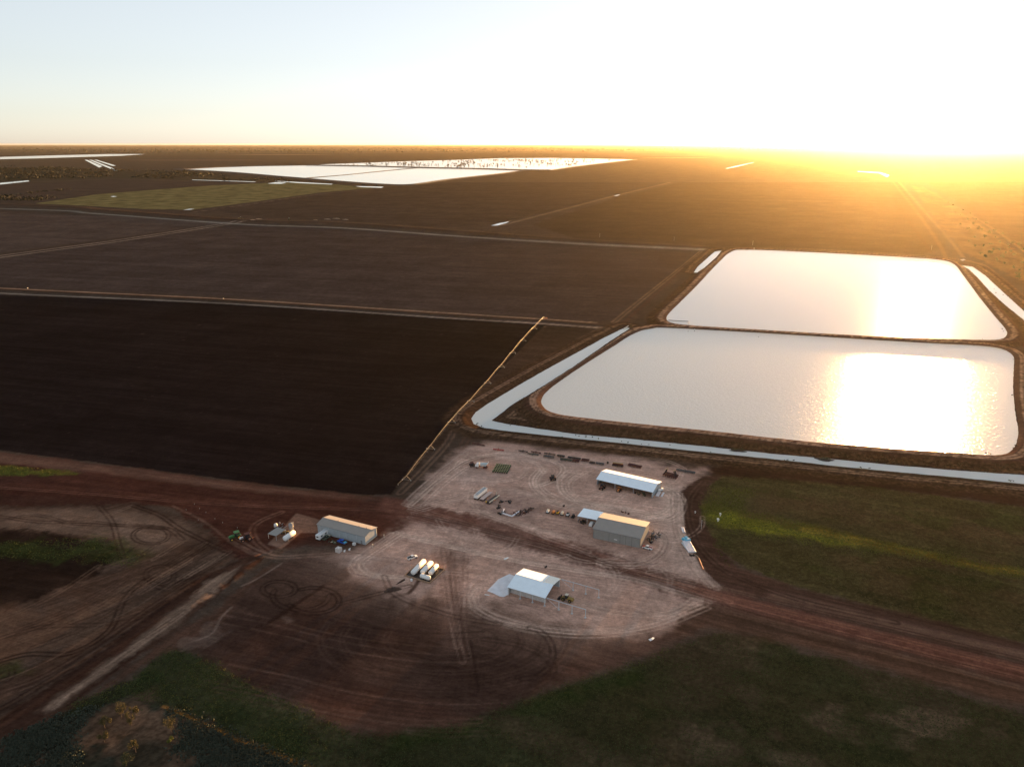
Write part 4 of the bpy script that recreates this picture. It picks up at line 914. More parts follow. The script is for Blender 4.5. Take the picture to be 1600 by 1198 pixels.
scrap('small heap of yellow and dark scrap left of the bent pipe', 780.5, 793, 80, 9, 4, 2, DARK, 2, YEL)
scrap('black scrap heap touching the left end of the bent pipe', 783.5, 802, 20, 14, 4.5, 2.6, BLACK, 3, GREY)
scrap('long line of dark scrap iron right of the bent pipe', 819, 800, 32, 26, 12, 4, DARK, 4, RUST)
scrap('dark machinery parts piled behind the right wall of the tan shed', 1021, 840, 66, 30, 11, 4.5, DARK, 5, GREY, 1.4)
scrap('dark gear piled under the left end of the skillion', 909.5, 815.5, -20, 14, 4.5, 4, BLACK, 6, DARK, 1.3)
scrap('dark parts under the right bay of the open white shed', 1000, 771.5, -30, 12, 7, 3, DARK, 7, OLIVE)
scrap('low scatter of pipe fittings behind the tall grey tank', 443, 823, -25, 16, 9, 4, RUST, 8, GREY, .6)
scrap('small pile of oddments in front of the pale shed wall', 521, 846, -25, 10, 4, 2.4, OLIVE, 9, CREAM, .7)
scrap('rusty mesh pile on the ground beyond the tan shed roof', 977, 801, -24, 9, 4, 2, RUST, 10, None, .7)
# row of small machines between skillion and scrap
def cart(label, u, v, ang, m, m2, L=2.6, name='utility_cart'):
    t = thing(name, label, 'cart', u, v, ang, 'small machines parked in a row')
    MB().box((0, 0, .62), (L, 1.2, .2)).build('frame', DARK, t); MB().box((.1, 0, 1.15), (L * .75, 1.25, .9), taper=.85).build('body', m, t); MB().box((.1, 0, 1.75), (L * .62, 1.1, .25)).build('hood', m2, t)
    MB().bar((L / 2, 0, .6), (L / 2 + .9, 0, .45), .1).build('drawbar', DARK, t); wheels(t, [(-.6, .75), (-.6, -.75), (.7, .75), (.7, -.75)], .42, .25); return t
cart('white-topped cart, first of the small row, farthest from the skillion', 856, 801, 70, WHITE, CREAM, 3.0)
cart('orange cart, second of the small row', 864.5, 802.5, 65, ORG, ORG, 2.6)
cart('yellow cart, third of the small row', 871.3, 803, 65, YEL, DARK, 2.4)
cart('cream cart, widest of the small row, fourth along', 878.5, 804.3, 65, CREAM, CREAM, 3.0)
cart('white and black cart, fifth of the small row', 887, 806, 60, WHITE, BLACK, 2.4)
cart('dark cart nearest the skillion in the small row', 895.5, 808.5, 60, DARK, DARK, 2.4)
# row of cultivators and toolbars along the canal bank
def toolbar(label, u, v, ang, L, m, rows=1, tines=True, name='cultivator', lift=.9):
    t = thing(name, label, 'implement', u, v, ang, 'implements along the back of the yard')
    for j in range(rows): MB().box((0, j * 1.1, lift), (L, .5, .42)).build('toolbar', m, t)
    if tines:
        b = MB(); n = max(5, int(L / .8))
        for j in range(rows):
            for i in range(n):
                x = -L / 2 + .3 + (L - .6) * i / (n - 1); b.bar((x, j * 1.1, lift), (x, j * 1.1 - .35, .35), .2).bar((x, j * 1.1 - .35, .35), (x, j * 1.1 + .05, .02), .2)
        b.build('tines', m, t)
    MB().bar((-.7, 0, lift), (0, -1.5, .6), .16).bar((.7, 0, lift), (0, -1.5, .6), .16).build('hitch', m, t)
    MB().bar((0, .1, lift), (0, .4, lift + .9), .18).bar((-.5, 0, lift), (0, .4, lift + .9), .14).build('mast', m, t)
    wheels(t, [(-L * .35, .8), (L * .35, .8)], .38, .22); return t
DGREY = mat('dark_grey_steel', (.08, .08, .08), .7, noise=.3); DOLIVE = mat('dark_olive_steel', (.05, .058, .04), .7, noise=.3)
IMP = [(747.5,695.5,-27,9.5,RUST,1,'dark red long toolbar nearest the canal corner'),(779,704,-16,7.5,RED,1,'bright maroon toolbar, second along the back row'),
 (817.5,706.5,-22,6.5,DARK,1,'dark toolbar third along the back row'),(833,711,-20,7.5,DOLIVE,1,'greenish toolbar with tines, fourth along the back row'),(837.5,708,-22,6.8,RUST,1,'thin rust toolbar behind the greenish one'),
 (859,710.5,-22,7.6,DARK,1,'dark toolbar behind the middle of the back row'),(857,715,-20,7.0,DGREY,2,'grey double-row cultivator in the middle of the back row'),(876,714,-20,5.0,DARK,2,'short dark cultivator right of the grey one'),
 (884,720,-20,7.5,DOLIVE,2,'greenish-grey harrow in the front of the back row'),(897,717.5,-20,8.5,DARK,2,'dark wide cultivator near the maroon disc plough'),(899.5,722,-10,4.5,RUST,3,'dark red folded cultivator with three bars'),
 (914,721,-20,4.8,RUST,3,'maroon disc plough right of the folded cultivator'),(925,724.5,-22,3.6,DARK,2,'small dark block-like tiller'),(937,726,-20,5.2,DGREY,2,'grey tined rake beside the small tiller'),
 (991,730,-30,8.5,RUST,3,'dark red cultivator behind the white shed ridge'),(1071,738,-24,11.5,DGREY,2,'long grey harrow at the far right corner of the yard')]
for (u, v, a, L2, m, rws, lab) in IMP: toolbar(lab, u, v, a, L2, m, rws)
SD = toolbar('yellow seed drill on dark wheels behind the white shed', 965, 729, -18, 7.0, DARK, 2, name='seed_drill')
MB().box((0, .5, 1.7), (6.6, 1.0, .9), taper=.9).build('seed_box', RUST, SD); MB().box((0, .5, 2.2), (6.2, .8, .14)).build('lid', OCHRE, SD)
FC = toolbar('tall black folded cultivator at the right end of the back row', 1046, 746, -35, 6.0, RUST, 3, name='folding_cultivator', lift=1.1)
for y, s_ in ((0, -1), (0, 1)):
    MB().bar((s_ * 2.4, 0, 1.2), (s_ * 1.6, .3, 3.6), .35).bar((s_ * 2.4, 1.4, 1.2), (s_ * 1.6, 1.5, 3.4), .35).bar((s_ * 1.6, .3, 3.5), (s_ * 1.6, 1.6, 3.3), .3).build('folded_wing', DARK, FC)
FC.scale = (1.45, 1.45, 1.3)
tag(MB().cyl((0, 0, .0), (0, 0, 1.2), .6, n=12).box((0, 0, 1.3), (.5, .5, .3)).build('dark_drum', DARK), 'single dark drum left of the yellow seed drill', 'drum'); place(bpy.data.objects['dark_drum'], 949.5, 724, 0)

# things right of the open shed
tank('small_tank', 'small white tank lying by the right wall of the open white shed', (1028.8,768.5), (1035,766.5), .8, 1.1, 'small tanks')
def bundle(label, a, b, n, r, m, name='pipe_bundle', gap=None):
    A, B = G(*a), G(*b); ang = math.degrees(math.atan2(B.y - A.y, B.x - A.x)); L = (B - A).length
    t = thing(name, label, 'pipes', *a, ang); w = gap or r * 2.15
    MB().box((L * .2, 0, .1), (.3, w * n, .2)).box((L * .8, 0, .1), (.3, w * n, .2)).build('bearer', TIMBER, t)
    for i in range(n): MB().cyl((0, (i - (n - 1) / 2) * w, .2 + r), (L, (i - (n - 1) / 2) * w, .2 + r), r, n=10).build('pipe', m, t)
    return t
bundle('white pipes stacked nearest the end wall of the open shed', (1026.6,776), (1030,769.5), 3, .3, PIPEW)
bundle('single pair of white pipes lying farther from the open shed wall', (1033.5,776.5), (1037,770.5), 2, .25, PIPEW)
bundle('bundle of long white pipes below the turquoise wrapped load', (1081.5,864), (1072,846.5), 5, .38, PIPEW)
bundle('thin grey pipe lying left of the long white pipe bundle', (1074,859.5), (1066,848.5), 2, .28, GALV)
bundle('short pair of pale lilac pipes above the turquoise load', (1068.5,833), (1066.3,825.5), 2, .4, PIPEW)
bundle('orange steel pole on the ground at the right edge of the yard', (1098.6,890.5), (1091.5,873), 1, .32, mat('orange_primer', (.5, .16, .08), .6, noise=.15), 'steel_pole')
bundle('thin brown pole continuing from the orange pole', (1091.2,872.6), (1088,868), 1, .2, TIMBER, 'steel_pole')
WR = thing('wrapped_load', 'turquoise plastic-wrapped stack at the right edge of the yard', 'stack', 1072, 844, -62)
MB().box((0, 0, .65), (3.4, 3.2, 1.1), taper=.95).build('wrapped_block', TURQ, WR); MB().box((-.6, .5, 1.4), (1.5, 1.3, .45)).build('wrapped_block', TURQ, WR); MB().box((.9, .6, 1.32), (1.0, 1.2, .3)).build('top_sheet', WHITE, WR); MB().box((0, 0, .06), (3.2, 3.0, .12)).build('pallet', TIMBER, WR)
scrap('small dark pile below the white pipe bundle', 1081.5, 868, 20, 8, 2.6, 1.2, BLACK, 12, None, .8)
# oddments by the left shed
CB = thing('water_cube', 'pale pinkish cube tank standing alone in front of the pale shed', 'tank', 529.5, 862, -25)
MB().box((0, 0, 1.25), (2.5, 2.3, 2.2)).build('body', mat('pale_pink_poly', (.55, .5, .47), .6, noise=.08), CB); MB().box((0, 0, .08), (2.6, 2.4, .16)).build('pallet', TIMBER, CB); MB().cyl((.2, 0, 2.35), (.2, 0, 2.5), .3, n=10).build('lid', WHITE, CB)
for (u, v, lab) in ((538.2,861.5,'small pale sack right of the pinkish cube'), (546,859,'small pale folded sheet farther right of the pinkish cube')):
    o = tag(MB().box((0, 0, .35), (.9, .7, .7), .4, taper=.7).box((.3, .2, .8), (.4, .4, .3)).build('sack', WHITE), lab, 'sack'); place(o, u, v, 0)
CG = thing('caged_tote', 'white caged liquid tote near the right end of the pale shed front', 'tote', 553.5, 851.5, -25)
MB().box((0, 0, .75), (1.3, 1.1, 1.2)).build('tank', WHITE, CG)
for x in (-.68, .68):
    for y in (-.58, .58): MB().box((x, y, .75), (.06, .06, 1.5)).build('cage_post', GALV, CG)
for z in (.3, .8, 1.3): MB().bar((-.7, -.62, z), (.7, -.62, z), .05).build('cage_rail', GALV, CG)
def post(label, u, v, h_, r=.08, m=CREAM, name='marker_post', cap=True):
    t = thing(name, label, 'post', u, v); MB().cyl((0, 0, 0), (0, 0, h_), r, r * .8, n=8).build('shaft', m, t)
    if cap: MB().box((0, 0, h_), (r * 3, r * 3, r * 2)).build('cap', m, t)
    return t
post('short pale post off the right corner of the pale shed', 582.3, 855.5, 2.0, .14); post('short pale post farther right on the red apron', 600.2, 840, 1.8, .13)
post('thin tall pole standing in the grass beside the yard', 1095.6, 826, 5.0, .09, GALV, 'power_pole'); post('white marker peg on the dirt track beside the grass', 1086.2, 801.5, .9, .2, WHITE, 'marker_peg')
post('white water trough post in the grass, lower of two', 1121.7, 814, 1.2, .35, WHITE, 'water_point'); post('white water trough post in the grass, upper of two', 1125.3, 806, 1.4, .28, WHITE, 'water_point')
for (u, v, lab) in ((853,886.5,'pair of small dark drums on the road side beyond the half-built shed'), (881,791,'small dark lump on the gravel above the cart row')):
    o = tag(MB().cyl((-.4, 0, 0), (-.4, 0, .8), .3, n=10).cyl((.4, .3, 0), (.4, .3, .8), .3, n=10).build('oil_drum', DARK), lab, 'drum'); place(o, u, v, 20)
for (u, v, lab) in ((791,872.5,'torn white sheet lying on the road edge'), (1018,998.5,'torn white sheet lying at the grass edge')):
    o = tag(MB().add([(-1.3, -.6, .05), (0, -.8, .22), (1.6, -.2, .08), (1.3, .5, .14), (.1, .3, .3), (-1.2, .6, .1)], [(0,1,4,5),(1,2,3,4)]).build('plastic_sheet', WHITE), lab, 'sheet'); place(o, u, v, 35, dz=.1)
# white survey pegs on the red apron
for i, (u, v) in enumerate([(304,788),(291,797),(312,795),(322,801),(310,813),(336,811),(348,817),(371,825)]):
    o = tag(MB().cyl((0, 0, 0), (0, 0, .6), .08, n=6).box((0, 0, .62), (.25, .2, .14)).build('survey_peg', GREY), 'small pale peg scattered on the red dirt above the green tractor', 'peg', 'pale pegs on the red dirt'); place(o, u, v, 0)

# loose dark soil heap beside the bund
def heap(label, u, v, L, Wd, h_, ang, seed, m=SOILM, name='soil_heap'):
    p = G(u, v); r = random.Random(seed); n = 22; k = 9; vs = []; fs = []
    for j in range(k):
        q = j / (k - 1)
        for i in range(n):
            a = 2 * math.pi * i / n; s_ = (1 - q) * (1 + .18 * math.sin(3 * a + seed) + r.uniform(-.07, .07)); vs.append((math.cos(a) * L / 2 * s_, math.sin(a) * Wd / 2 * s_, h_ * (q ** .8) * (1 + r.uniform(-.05, .05)) - .1))
    for j in range(k - 1):
        for i in range(n): fs.append((j * n + i, j * n + (i + 1) % n, (j + 1) * n + (i + 1) % n, (j + 1) * n + i))
    o = tag(MB().add(vs, fs).build(name, m), label, 'heap'); return place(o, u, v, ang)
heap('dark brown soil heap left of the tank bund', 613, 921, 8, 3.8, 1.1, 20, 3)
heap('low dark soil spill running from the bund corner to the heap', 627, 908, 6.5, 1.6, .5, 52, 5)

# ------------------------------------------------------------------ linear-move irrigator
pts = [(580 + x / 3.994, 480 + y / 3.994) for x, y in [(222,1082),(372,888),(503,722),(622,597),(728,477),(813,377),(884,290),(949,212),(1018,137),(1078,77)]]
IR = thing('linear_irrigator', 'long linear-move irrigator on ten wheeled towers along the dark field', 'irrigator', 638, 751, 0)
base = G(638, 751); PZ = 3.3; IRM = mat('irrigator_steel', (.2, .185, .165), .5, .1, noise=.1)
tw = [G(*p) - base for p in pts]; end = G(622.3, 763.8) - base
whm, rmm = wheel_mesh(.62, .35, GALV)
d_all = (tw[-1] - tw[0]).normalized(); side = Vector((d_all.y, -d_all.x, 0))
prevp = Vector((end.x, end.y, PZ))
for i, p in enumerate(tw):
    top = Vector((p.x, p.y, PZ)); gz = ground_z(p.x + base.x, p.y + base.y) - IR.location.z
    q = top - prevp; b = MB()
    for k in range(6):                                                    # bowed span
        a0, a1 = k / 6, (k + 1) / 6; bow = lambda t: Vector((0, 0, .5 * math.sin(math.pi * t) if i else 0))
        b.cyl(prevp + q * a0 + bow(a0), prevp + q * a1 + bow(a1), .065, n=8)
    b.build('span_pipe', IRM, IR)
    if i:
        b = MB()
        for s_ in (-1, 1):
            lo = [prevp] + [prevp + q * t + side * s_ * .7 - Vector((0, 0, .95 - .5 * math.sin(math.pi * t))) for t in (.2, .4, .6, .8)] + [top]
            for k in range(5): b.bar(lo[k], lo[k + 1], .03)
            for k in range(1, 5): b.bar(lo[k], prevp + q * (k / 5) + Vector((0, 0, .4)), .03)
        b.build('truss', IRM, IR)
        b = MB()
        for k in range(1, 12): x = prevp + q * (k / 12); b.bar(x, x - Vector((0, 0, 1.7)), .02)
        b.build('drop_hoses', GREY, IR)
    fa_, fb_ = p + side * 2.6, p - side * 2.6
    for sgn, f_ in ((1, fa_), (-1, fb_)):
        MB().bar(top, (f_.x, f_.y, gz + .7), .13).build('tower_leg', IRM, IR)
        o = bpy.data.objects.new('wheel', whm); COL.objects.link(o); o.parent = IR; o.location = (f_.x, f_.y, gz + .62); o.rotation_euler = (0, 0, math.atan2(side.y, side.x))
        qo = bpy.data.objects.new('rim', rmm); COL.objects.link(qo); qo.parent = o
    MB().bar((fa_.x, fa_.y, gz + .75), (fb_.x, fb_.y, gz + .75), .16).bar(top - Vector((0, 0, 1.3)) + side * .9, top - Vector((0, 0, 1.3)) - side * .9, .08).build('base_beam', IRM, IR)
    prevp = top
MB().bar((end.x, end.y, PZ), (end.x, end.y, PZ - .9), .1).build('end_gun', GALV, IR)
MB().box((tw[-1].x + 2.0, tw[-1].y + 1, 1.3), (3.4, 1.8, 1.3), .2).build('pump_cart', ORG, IR)

# ------------------------------------------------------------------ dam fittings
DW = thing('floating_boom', 'thin grey pontoon boom at the left corner of the far dam', 'boom', 1044, 500.5, 0)
A, B = G(1044, 500.5, W1), G(1076, 502.5, W1); B2 = G(1076.5, 507.5, W1)
for a, b in ((A, B), (B, B2)): MB().cyl((a.x - DW.location.x, a.y - DW.location.y, W1 + .3 - DW.location.z), (b.x - DW.location.x, b.y - DW.location.y, W1 + .3 - DW.location.z), .28, n=8).build('float_pipe', GREY, DW)
def gauge(label, u, v, z, h_):
    p = G(u, v, z); t = bpy.data.objects.new('depth_gauge', None); COL.objects.link(t); t.location = (p.x, p.y, z - .6); tag(t, label, 'gauge')
    MB().box((0, 0, h_ / 2), (.4, .25, h_)).build('post', GREY, t); MB().box((0, -.18, h_ * .75), (.7, .1, h_ * .4)).build('board', WHITE, t)
gauge('small depth gauge standing in the near dam close to the dividing bank', 1085, 518, W1, 3.6); gauge('white depth gauge at the top left corner of the far dam', 1178, 390.5, W1, 4.5)
PU = thing('pump_pipe', 'pale regulator pipe crossing the head of the supply canal', 'pipe', 978, 512, 60)
MB().cyl((-6, 0, 1.0), (7, 0, 1.6), .5, n=10).build('pipe', CREAM, PU); MB().box((0, 0, .6), (1.2, 1.2, 1.6)).build('headwall', CONC, PU)

# ------------------------------------------------------------------ plants
def leaf_mat(name, c):
    m = mat(name, c, .8, noise=.45, nscale=2.2, spec=.1); return m
def clump_mesh(name, m, n, rx, ry, rz, leaf, seed, base=0.0, lobes=5):
    """leaf-sized faces gathered into a few uneven lobes"""
    r = np.random.default_rng(seed); L = [(r.normal(0, rx * .42), r.normal(0, ry * .42), base + rz * (.35 + .65 * r.random()), .45 + .4 * r.random()) for _ in range(lobes)]
    vs = []; fs = []
    for i in range(n):
        lx, ly, lz, ls = L[r.integers(lobes)]; d = r.normal(size=3); d /= np.linalg.norm(d); q = ls * r.random() ** .4
        c = np.array([lx + d[0] * rx * q * .75, ly + d[1] * ry * q * .75, lz + d[2] * rz * q * .5]); c[2] = max(c[2], .05)
        a = r.normal(size=3); a /= np.linalg.norm(a); b = np.cross(a, r.normal(size=3)); b /= np.linalg.norm(b) + 1e-9; s_ = leaf * (.6 + .8 * r.random())
        k = len(vs); vs += [c - a * s_, c + b * s_ * .6, c + a * s_]; fs.append((k, k + 1, k + 2))
    me = bpy.data.meshes.new(name); me.from_pydata([tuple(p) for p in vs], [], fs); me.materials.append(m); return me
TRUNK = mat('bark', (.1, .07, .05), .9, noise=.3)
GOLD = leaf_mat('golden_olive_leaves', (.085, .07, .028)); LIME = leaf_mat('lime_leaves', (.12, .125, .03)); DARKG = leaf_mat('dark_scrub_leaves', (.05, .055, .025)); SAGE = leaf_mat('grey_green_leaves', (.06, .07, .05)); GRASSY = leaf_mat('grass_leaves', (.13, .14, .03)); DRYY = leaf_mat('dry_yellow_leaves', (.15, .1, .04))
def tree(name, label, u, v, h_, w, m, seed, group, leaves=520, leaf=.2):
    t = thing(name, label, 'shrub', u, v, seed * 47 % 360, group); r = random.Random(seed); b = MB()
    b.cyl((0, 0, -.1), (.05, 0, h_ * .4), .11, .07, 7)
    for k in range(5): a = k * 1.3 + r.random(); b.cyl((.03, 0, h_ * (.2 + .05 * k)), (math.cos(a) * w * .3, math.sin(a) * w * .3, h_ * (.5 + .08 * k)), .05, .02, 5)
    b.build('trunk', TRUNK, t)
    me = clump_mesh('crown', m, leaves, w / 2 * .85, w / 2 * .85, h_ * .8, leaf, seed, h_ * .12, 6); o = bpy.data.objects.new('crown', me); COL.objects.link(o); o.parent = t; return t
g8 = 'golden shrubs in the bare corner'
for a in [(190,1120,4.6,3.4,GOLD,11,'broadest golden shrub, leftmost of the three standing together'),(205,1133,4.2,2.4,GOLD,12,'golden shrub in front of the group of three'),(213.5,1118,3.2,2.0,GOLD,13,'smallest golden shrub at the back of the group of three'),(164,1137,3.4,2.8,GOLD,14,'golden shrub standing alone left of the group'),(163.5,1159,2.8,2.4,GOLD,15,'olive shrub on bare ground below the left one'),(267.5,1144,4.8,2.8,GOLD,16,'tall golden shrub near the dry grass line'),(268.5,1159,1.7,1.6,LIME,17,'small lime-green round bush below the tall shrub'),(212.5,1175,3.6,2.2,GOLD,18,'narrow golden shrub in the middle of the bare patch'),(198,1196,3.0,4.2,DARKG,19,'low dark bush with golden tip at the bottom edge')]:
    tree('shrub', a[6], a[0], a[1], a[2] * 1.3, a[3] * 1.35, a[4], a[5], g8, 1100, .2)
# scrub along the right-hand track
proto = [tree('scrub_tree', 'dark scrub tree in the dusty strip beside the right-hand track', 1560, 400, 4.2, 4.6, DARKG, 60 + i, 'scrub trees along the right-hand track', 300, .42) for i in range(4)]
SCR = [(1555,372),(1566,368),(1575,385),(1548,384),(1590,384),(1528,360),(1538,372),(1542,350),(1520,352),(1512,345),(1500,338),(1552,362),(1583,421),(1588,430),(1594,424),(1577,389),(1579,395),(1582,382),(1571,398),(1562,392),(1535,386),(1522,372),(1510,362),(1546,398),(1556,408),(1566,404),(1530,398),(1598,392),(1505,330),(1490,322),(1516,335),(1493,332),(1562,380),(1545,366),(1533,362),(1525,345),(1584,400),(1592,436),(1570,414),(1540,404),(1551,392),(1500,352),(1481,318),(1514,378),(1524,386),(1597,412)]
for i, (u, v) in enumerate(SCR):
    o = proto[i] if i < 4 else copy_tree(proto[i % 4]); k = rng.uniform(1.1, 2.2)
    place(o, u + rng.uniform(-1, 1), v, rng.uniform(0, 360)); o.scale = (k, k, k * rng.uniform(.7, 1.1))

def scatter(name, label, cat, polys, n, m, size, hgt, seed, excl=None, blades=3):
    """ground cover nobody could count: one joined sheet of small leaf faces"""
    r = np.random.default_rng(seed); P = []
    areas = [abs(np.sum(V[:, 0] * np.roll(V[:, 1], -1) - np.roll(V[:, 0], -1) * V[:, 1])) / 2 for V in polys]
    for V, a in zip(polys, areas):
        k = int(n * a / sum(areas)); lo, hi = V.min(0), V.max(0); Q = lo + (hi - lo) * r.random((k * 4, 2)); s_ = poly_sdf(Q, V)
        den = fbm(Q[:, 0] / 7, Q[:, 1] / 7, seed, 3); Q = Q[(s_ < r.normal(0, 1.5, len(Q))) & (den > .18 + .5 * r.random(len(Q)))][:k]; P.append(Q)
    P = np.vstack(P)
    keep = np.array([True] * len(P)); z = np.array([ground_z(x, y) for x, y in P])
    N = len(P) * blades; C = np.repeat(np.column_stack([P, z]), blades, 0); ang = r.random(N) * 6.283; s_ = size * (.5 + r.random(N)); h_ = hgt * (.4 + .9 * r.random(N))
    C[:, :2] += r.normal(0, size * .5, (N, 2)); dx, dy = np.cos(ang) * s_ / 2, np.sin(ang) * s_ / 2
    v0 = C + np.column_stack([dx, dy, np.zeros(N)]); v1 = C - np.column_stack([dx, dy, np.zeros(N)]); v2 = C + np.column_stack([-dy * .6, dx * .6, h_])
    V = np.stack([v0, v1, v2], 1).reshape(-1, 3); o = link_mesh(name, V, np.arange(N * 3).reshape(-1, 3), m)
    o['kind'] = 'stuff'; o['label'] = label; o['category'] = cat; return o
scatter('grass', 'green and yellow grass strip through the right paddock', 'grass', [GA([(1096,790),(1130,788),(1250,815),(1400,850),(1600,888),(1640,900),(1600,906),(1450,876),(1350,861),(1250,850),(1150,834),(1102,816)]), GA([(1112,760),(1180,765),(1150,800),(1100,800)])], 9000, GRASSY, .4, .3, 31)
scatter('grass', 'sparse low grass over the right paddock', 'grass', [GA([(1128,744),(1350,761),(1640,798),(1640,1000),(1400,952),(1250,916),(1158,884),(1119,848),(1099,812),(1094,786)])], 12000, leaf_mat('dull_paddock_leaves', (.1, .085, .04)), .4, .2, 32)
scatter('grass', 'low dark green grass over the bottom paddock', 'grass', [GA([(560,1147),(700,1134),(830,1088),(1000,1033),(1110,988),(1200,1003),(1350,1043),(1640,1122),(1640,1240),(480,1240)])], 26000, leaf_mat('dark_paddock_leaves', (.06, .07, .025)), .35, .2, 33)
scatter('grass', 'yellow flowering weeds along the paddock edges', 'weeds', [GA([(830,1088),(1000,1031),(1060,1006),(1062,1014),(1000,1042),(835,1098)]), GA([(1112,846),(1122,852),(1150,884),(1142,886),(1120,862)]), GA([(330,1032),(400,1074),(480,1110),(545,1144),(540,1152),(400,1084),(326,1042)]), GA([(110,1098),(200,1064),(205,1070),(115,1106)]), GA([(-40,726),(60,731),(115,740),(-40,744)])], 1800, leaf_mat('yellow_weed_leaves', (.1, .1, .025)), .35, .35, 34)
scatter('saltbush', 'grey-green saltbush ground cover in the bottom left corner', 'saltbush', [GA([(-60,1200),(0,1158),(90,1120),(150,1102),(110,1150),(120,1200),(100,1260),(-120,1260)]), GA([(262,1106),(340,1142),(490,1204),(530,1260),(260,1260),(310,1190),(270,1170),(290,1148)])], 12000, SAGE, .6, .5, 35, blades=4)
scatter('dry_grass', 'ochre dry grass line crossing the bottom left corner', 'grass', [GA([(253,1101),(300,1120),(400,1164),(540,1220),(540,1225),(400,1168),(298,1124)])], 2200, DRYY, .3, .4, 36)
scatter('grass', 'green grass in the bottom left corner above the saltbush', 'grass', [GA([(110,1100),(200,1066),(264,1016),(330,1034),(400,1076),(480,1112),(540,1146),(545,1190),(500,1195),(400,1160),(258,1098),(200,1088)])], 9000, leaf_mat('corner_grass_leaves', (.065, .08, .025)), .35, .22, 37)
scatter('weeds', 'green weed patches on the disturbed soil at far left', 'weeds', [GA([(-40,848),(60,844),(160,838),(225,868),(200,884),(110,874),(-40,870)])], 1500, leaf_mat('weed_leaves', (.07, .095, .025)), .35, .2, 38)
scatter('bank_scrub', 'dark low scrub covering the outer face of the dam bank', 'scrub', [GA([(768,660),(790,645),(830,640),(860,655),(1000,672),(1200,694),(1400,712),(1590,727),(1590,737),(1400,724),(1200,705),(1000,685),(850,669)], 1.2), GA([(772,655),(800,630),(850,600),(900,568),(950,534),(962,534),(905,575),(850,610),(806,640)], 1.2)], 5000, leaf_mat('bank_scrub_leaves', (.075, .06, .035)), .6, .4, 39)
# tufts and mud islets standing in the canal
ISL = mat('wet_mud', (.045, .032, .024), .8, noise=.3)
for (u, v, L2, W2, lab) in ((1152, 704, 12, 5, 'dark scrubby mud islet in the canal, left of two'), (1288, 718, 13, 5.5, 'dark scrubby mud islet in the canal, right of two')):
    o = heap(lab, u, v, L2, W2, .9, -18, int(u), ISL, 'mud_islet'); p = G(u, v, WC); o.location = (p.x, p.y, WC - .05)
    me = clump_mesh('islet_scrub', DARKG, 300, L2 * .42, W2 * .4, .8, .3, int(u), .5, 9); q = bpy.data.objects.new('islet_scrub', me); COL.objects.link(q); q.parent = o
tuft = [clump_mesh('reed_tuft', DARKG, 60, 1.0, .7, 1.0, .35, 80 + i, 0, 3) for i in range(3)]
TU = [(745,663),(752,667),(755,668),(797,665),(900,681),(905,681.5),(916,683),(926,684),(935,686),(971,690),(981,692),(1002,694),(1014,695),(1047,696),(1226,719),(1231,719.5),(1240,720),(1345,731),(1358,732),(1110,707),(1577,751),(1583,752),(878,684),(884,684.5),(1075,518),(1185,527),(1100,437),(1094,421),(1560,470),(1565,468),(1556,458),(1553,452),(1567,461),(1100,434),(848,612),(1584,700),(1588,697),(1540,709),(1546,709),(1583,562),(1581,618),(1566,514),(1568,518),(1535,530)]
for i, (u, v) in enumerate(TU):
    o = bpy.data.objects.new('reed_tuft', tuft[i % 3]); COL.objects.link(o); z = WC if not (u > 1060 and (v < 420 or 510 < v < 535 or v > 690 and u > 1530 and v < 712) or u in (848, 1583, 1581, 1566, 1568)) else W1
    p = G(u, v, z); o.location = (p.x, p.y, z - .05); k = rng.uniform(.5, 1.0); o.scale = (k, k, k); o.rotation_euler = (0, 0, rng.uniform(0, 6))
    tag(o, 'small dark reed tuft poking out at the water edge', 'reeds', 'reed tufts in the canals and dams')
# far country: drowned timber, scrub belts and earthworks
def far_timber(name, label, cat, poly, n, hgt, w, m, seed):
    r = np.random.default_rng(seed); V = GA(poly); lo, hi = V.min(0), V.max(0); Q = lo + (hi - lo) * r.random((n * 6, 2)); d = fbm(Q[:, 0] / 260, Q[:, 1] / 500, seed, 2)
    Q = Q[(poly_sdf(Q, V) < 0) & (d > .42 + .16 * r.random(len(Q)))][:n]; vs = []; fs = []
    for x, y in Q:
        h_ = hgt * (.5 + r.random()); ww = w * (.5 + r.random())
        for k in range(7):
            c = np.array([x + r.normal(0, ww * .4), y + r.normal(0, ww * .4), h_ * (.3 + .6 * r.random())]); a = r.normal(size=3) * ww * .5; b = r.normal(size=3) * ww * .4
            j = len(vs); vs += [c - a, c + b, c + a]; fs.append((j, j + 1, j + 2))
        j = len(vs); vs += [(x - .5, y, 0), (x + .5, y, 0), (x, y, h_)]; fs.append((j, j + 1, j + 2))
    o = link_mesh(name, np.array(vs), np.array(fs), m); o['kind'] = 'stuff'; o['label'] = label; o['category'] = cat
far_timber('drowned_timber', 'dark drowned trees standing through the far flooded lake', 'trees', [(500,258),(640,253),(780,249),(880,248.4),(960,250),(900,258),(850,263),(700,261.5),(560,259)], 380, 9, 8, leaf_mat('drowned_leaves', (.04, .034, .022)), 41)
FARL = leaf_mat('far_scrub_leaves', (.028, .028, .018))
far_timber('scrub_belt', 'belt of grey scrub left of the far lakes', 'scrub', [(-60,285),(-60,258),(110,262),(200,266),(290,268),(420,279),(460,283),(330,281),(200,278),(60,280)], 1500, 5, 9, FARL, 42)
far_timber('scrub_belt', 'dark scrub scattered on the far paddock at left', 'scrub', [(-60,314),(60,300),(180,288),(320,285),(200,298),(60,314)], 420, 3, 5, FARL, 43)
far_timber('tree_line', 'distant tree line along the horizon', 'trees', [(-500,234),(300,232),(1100,231.5),(1300,233),(800,238),(200,240),(-500,241)], 1500, 7, 34, FARL, 44)
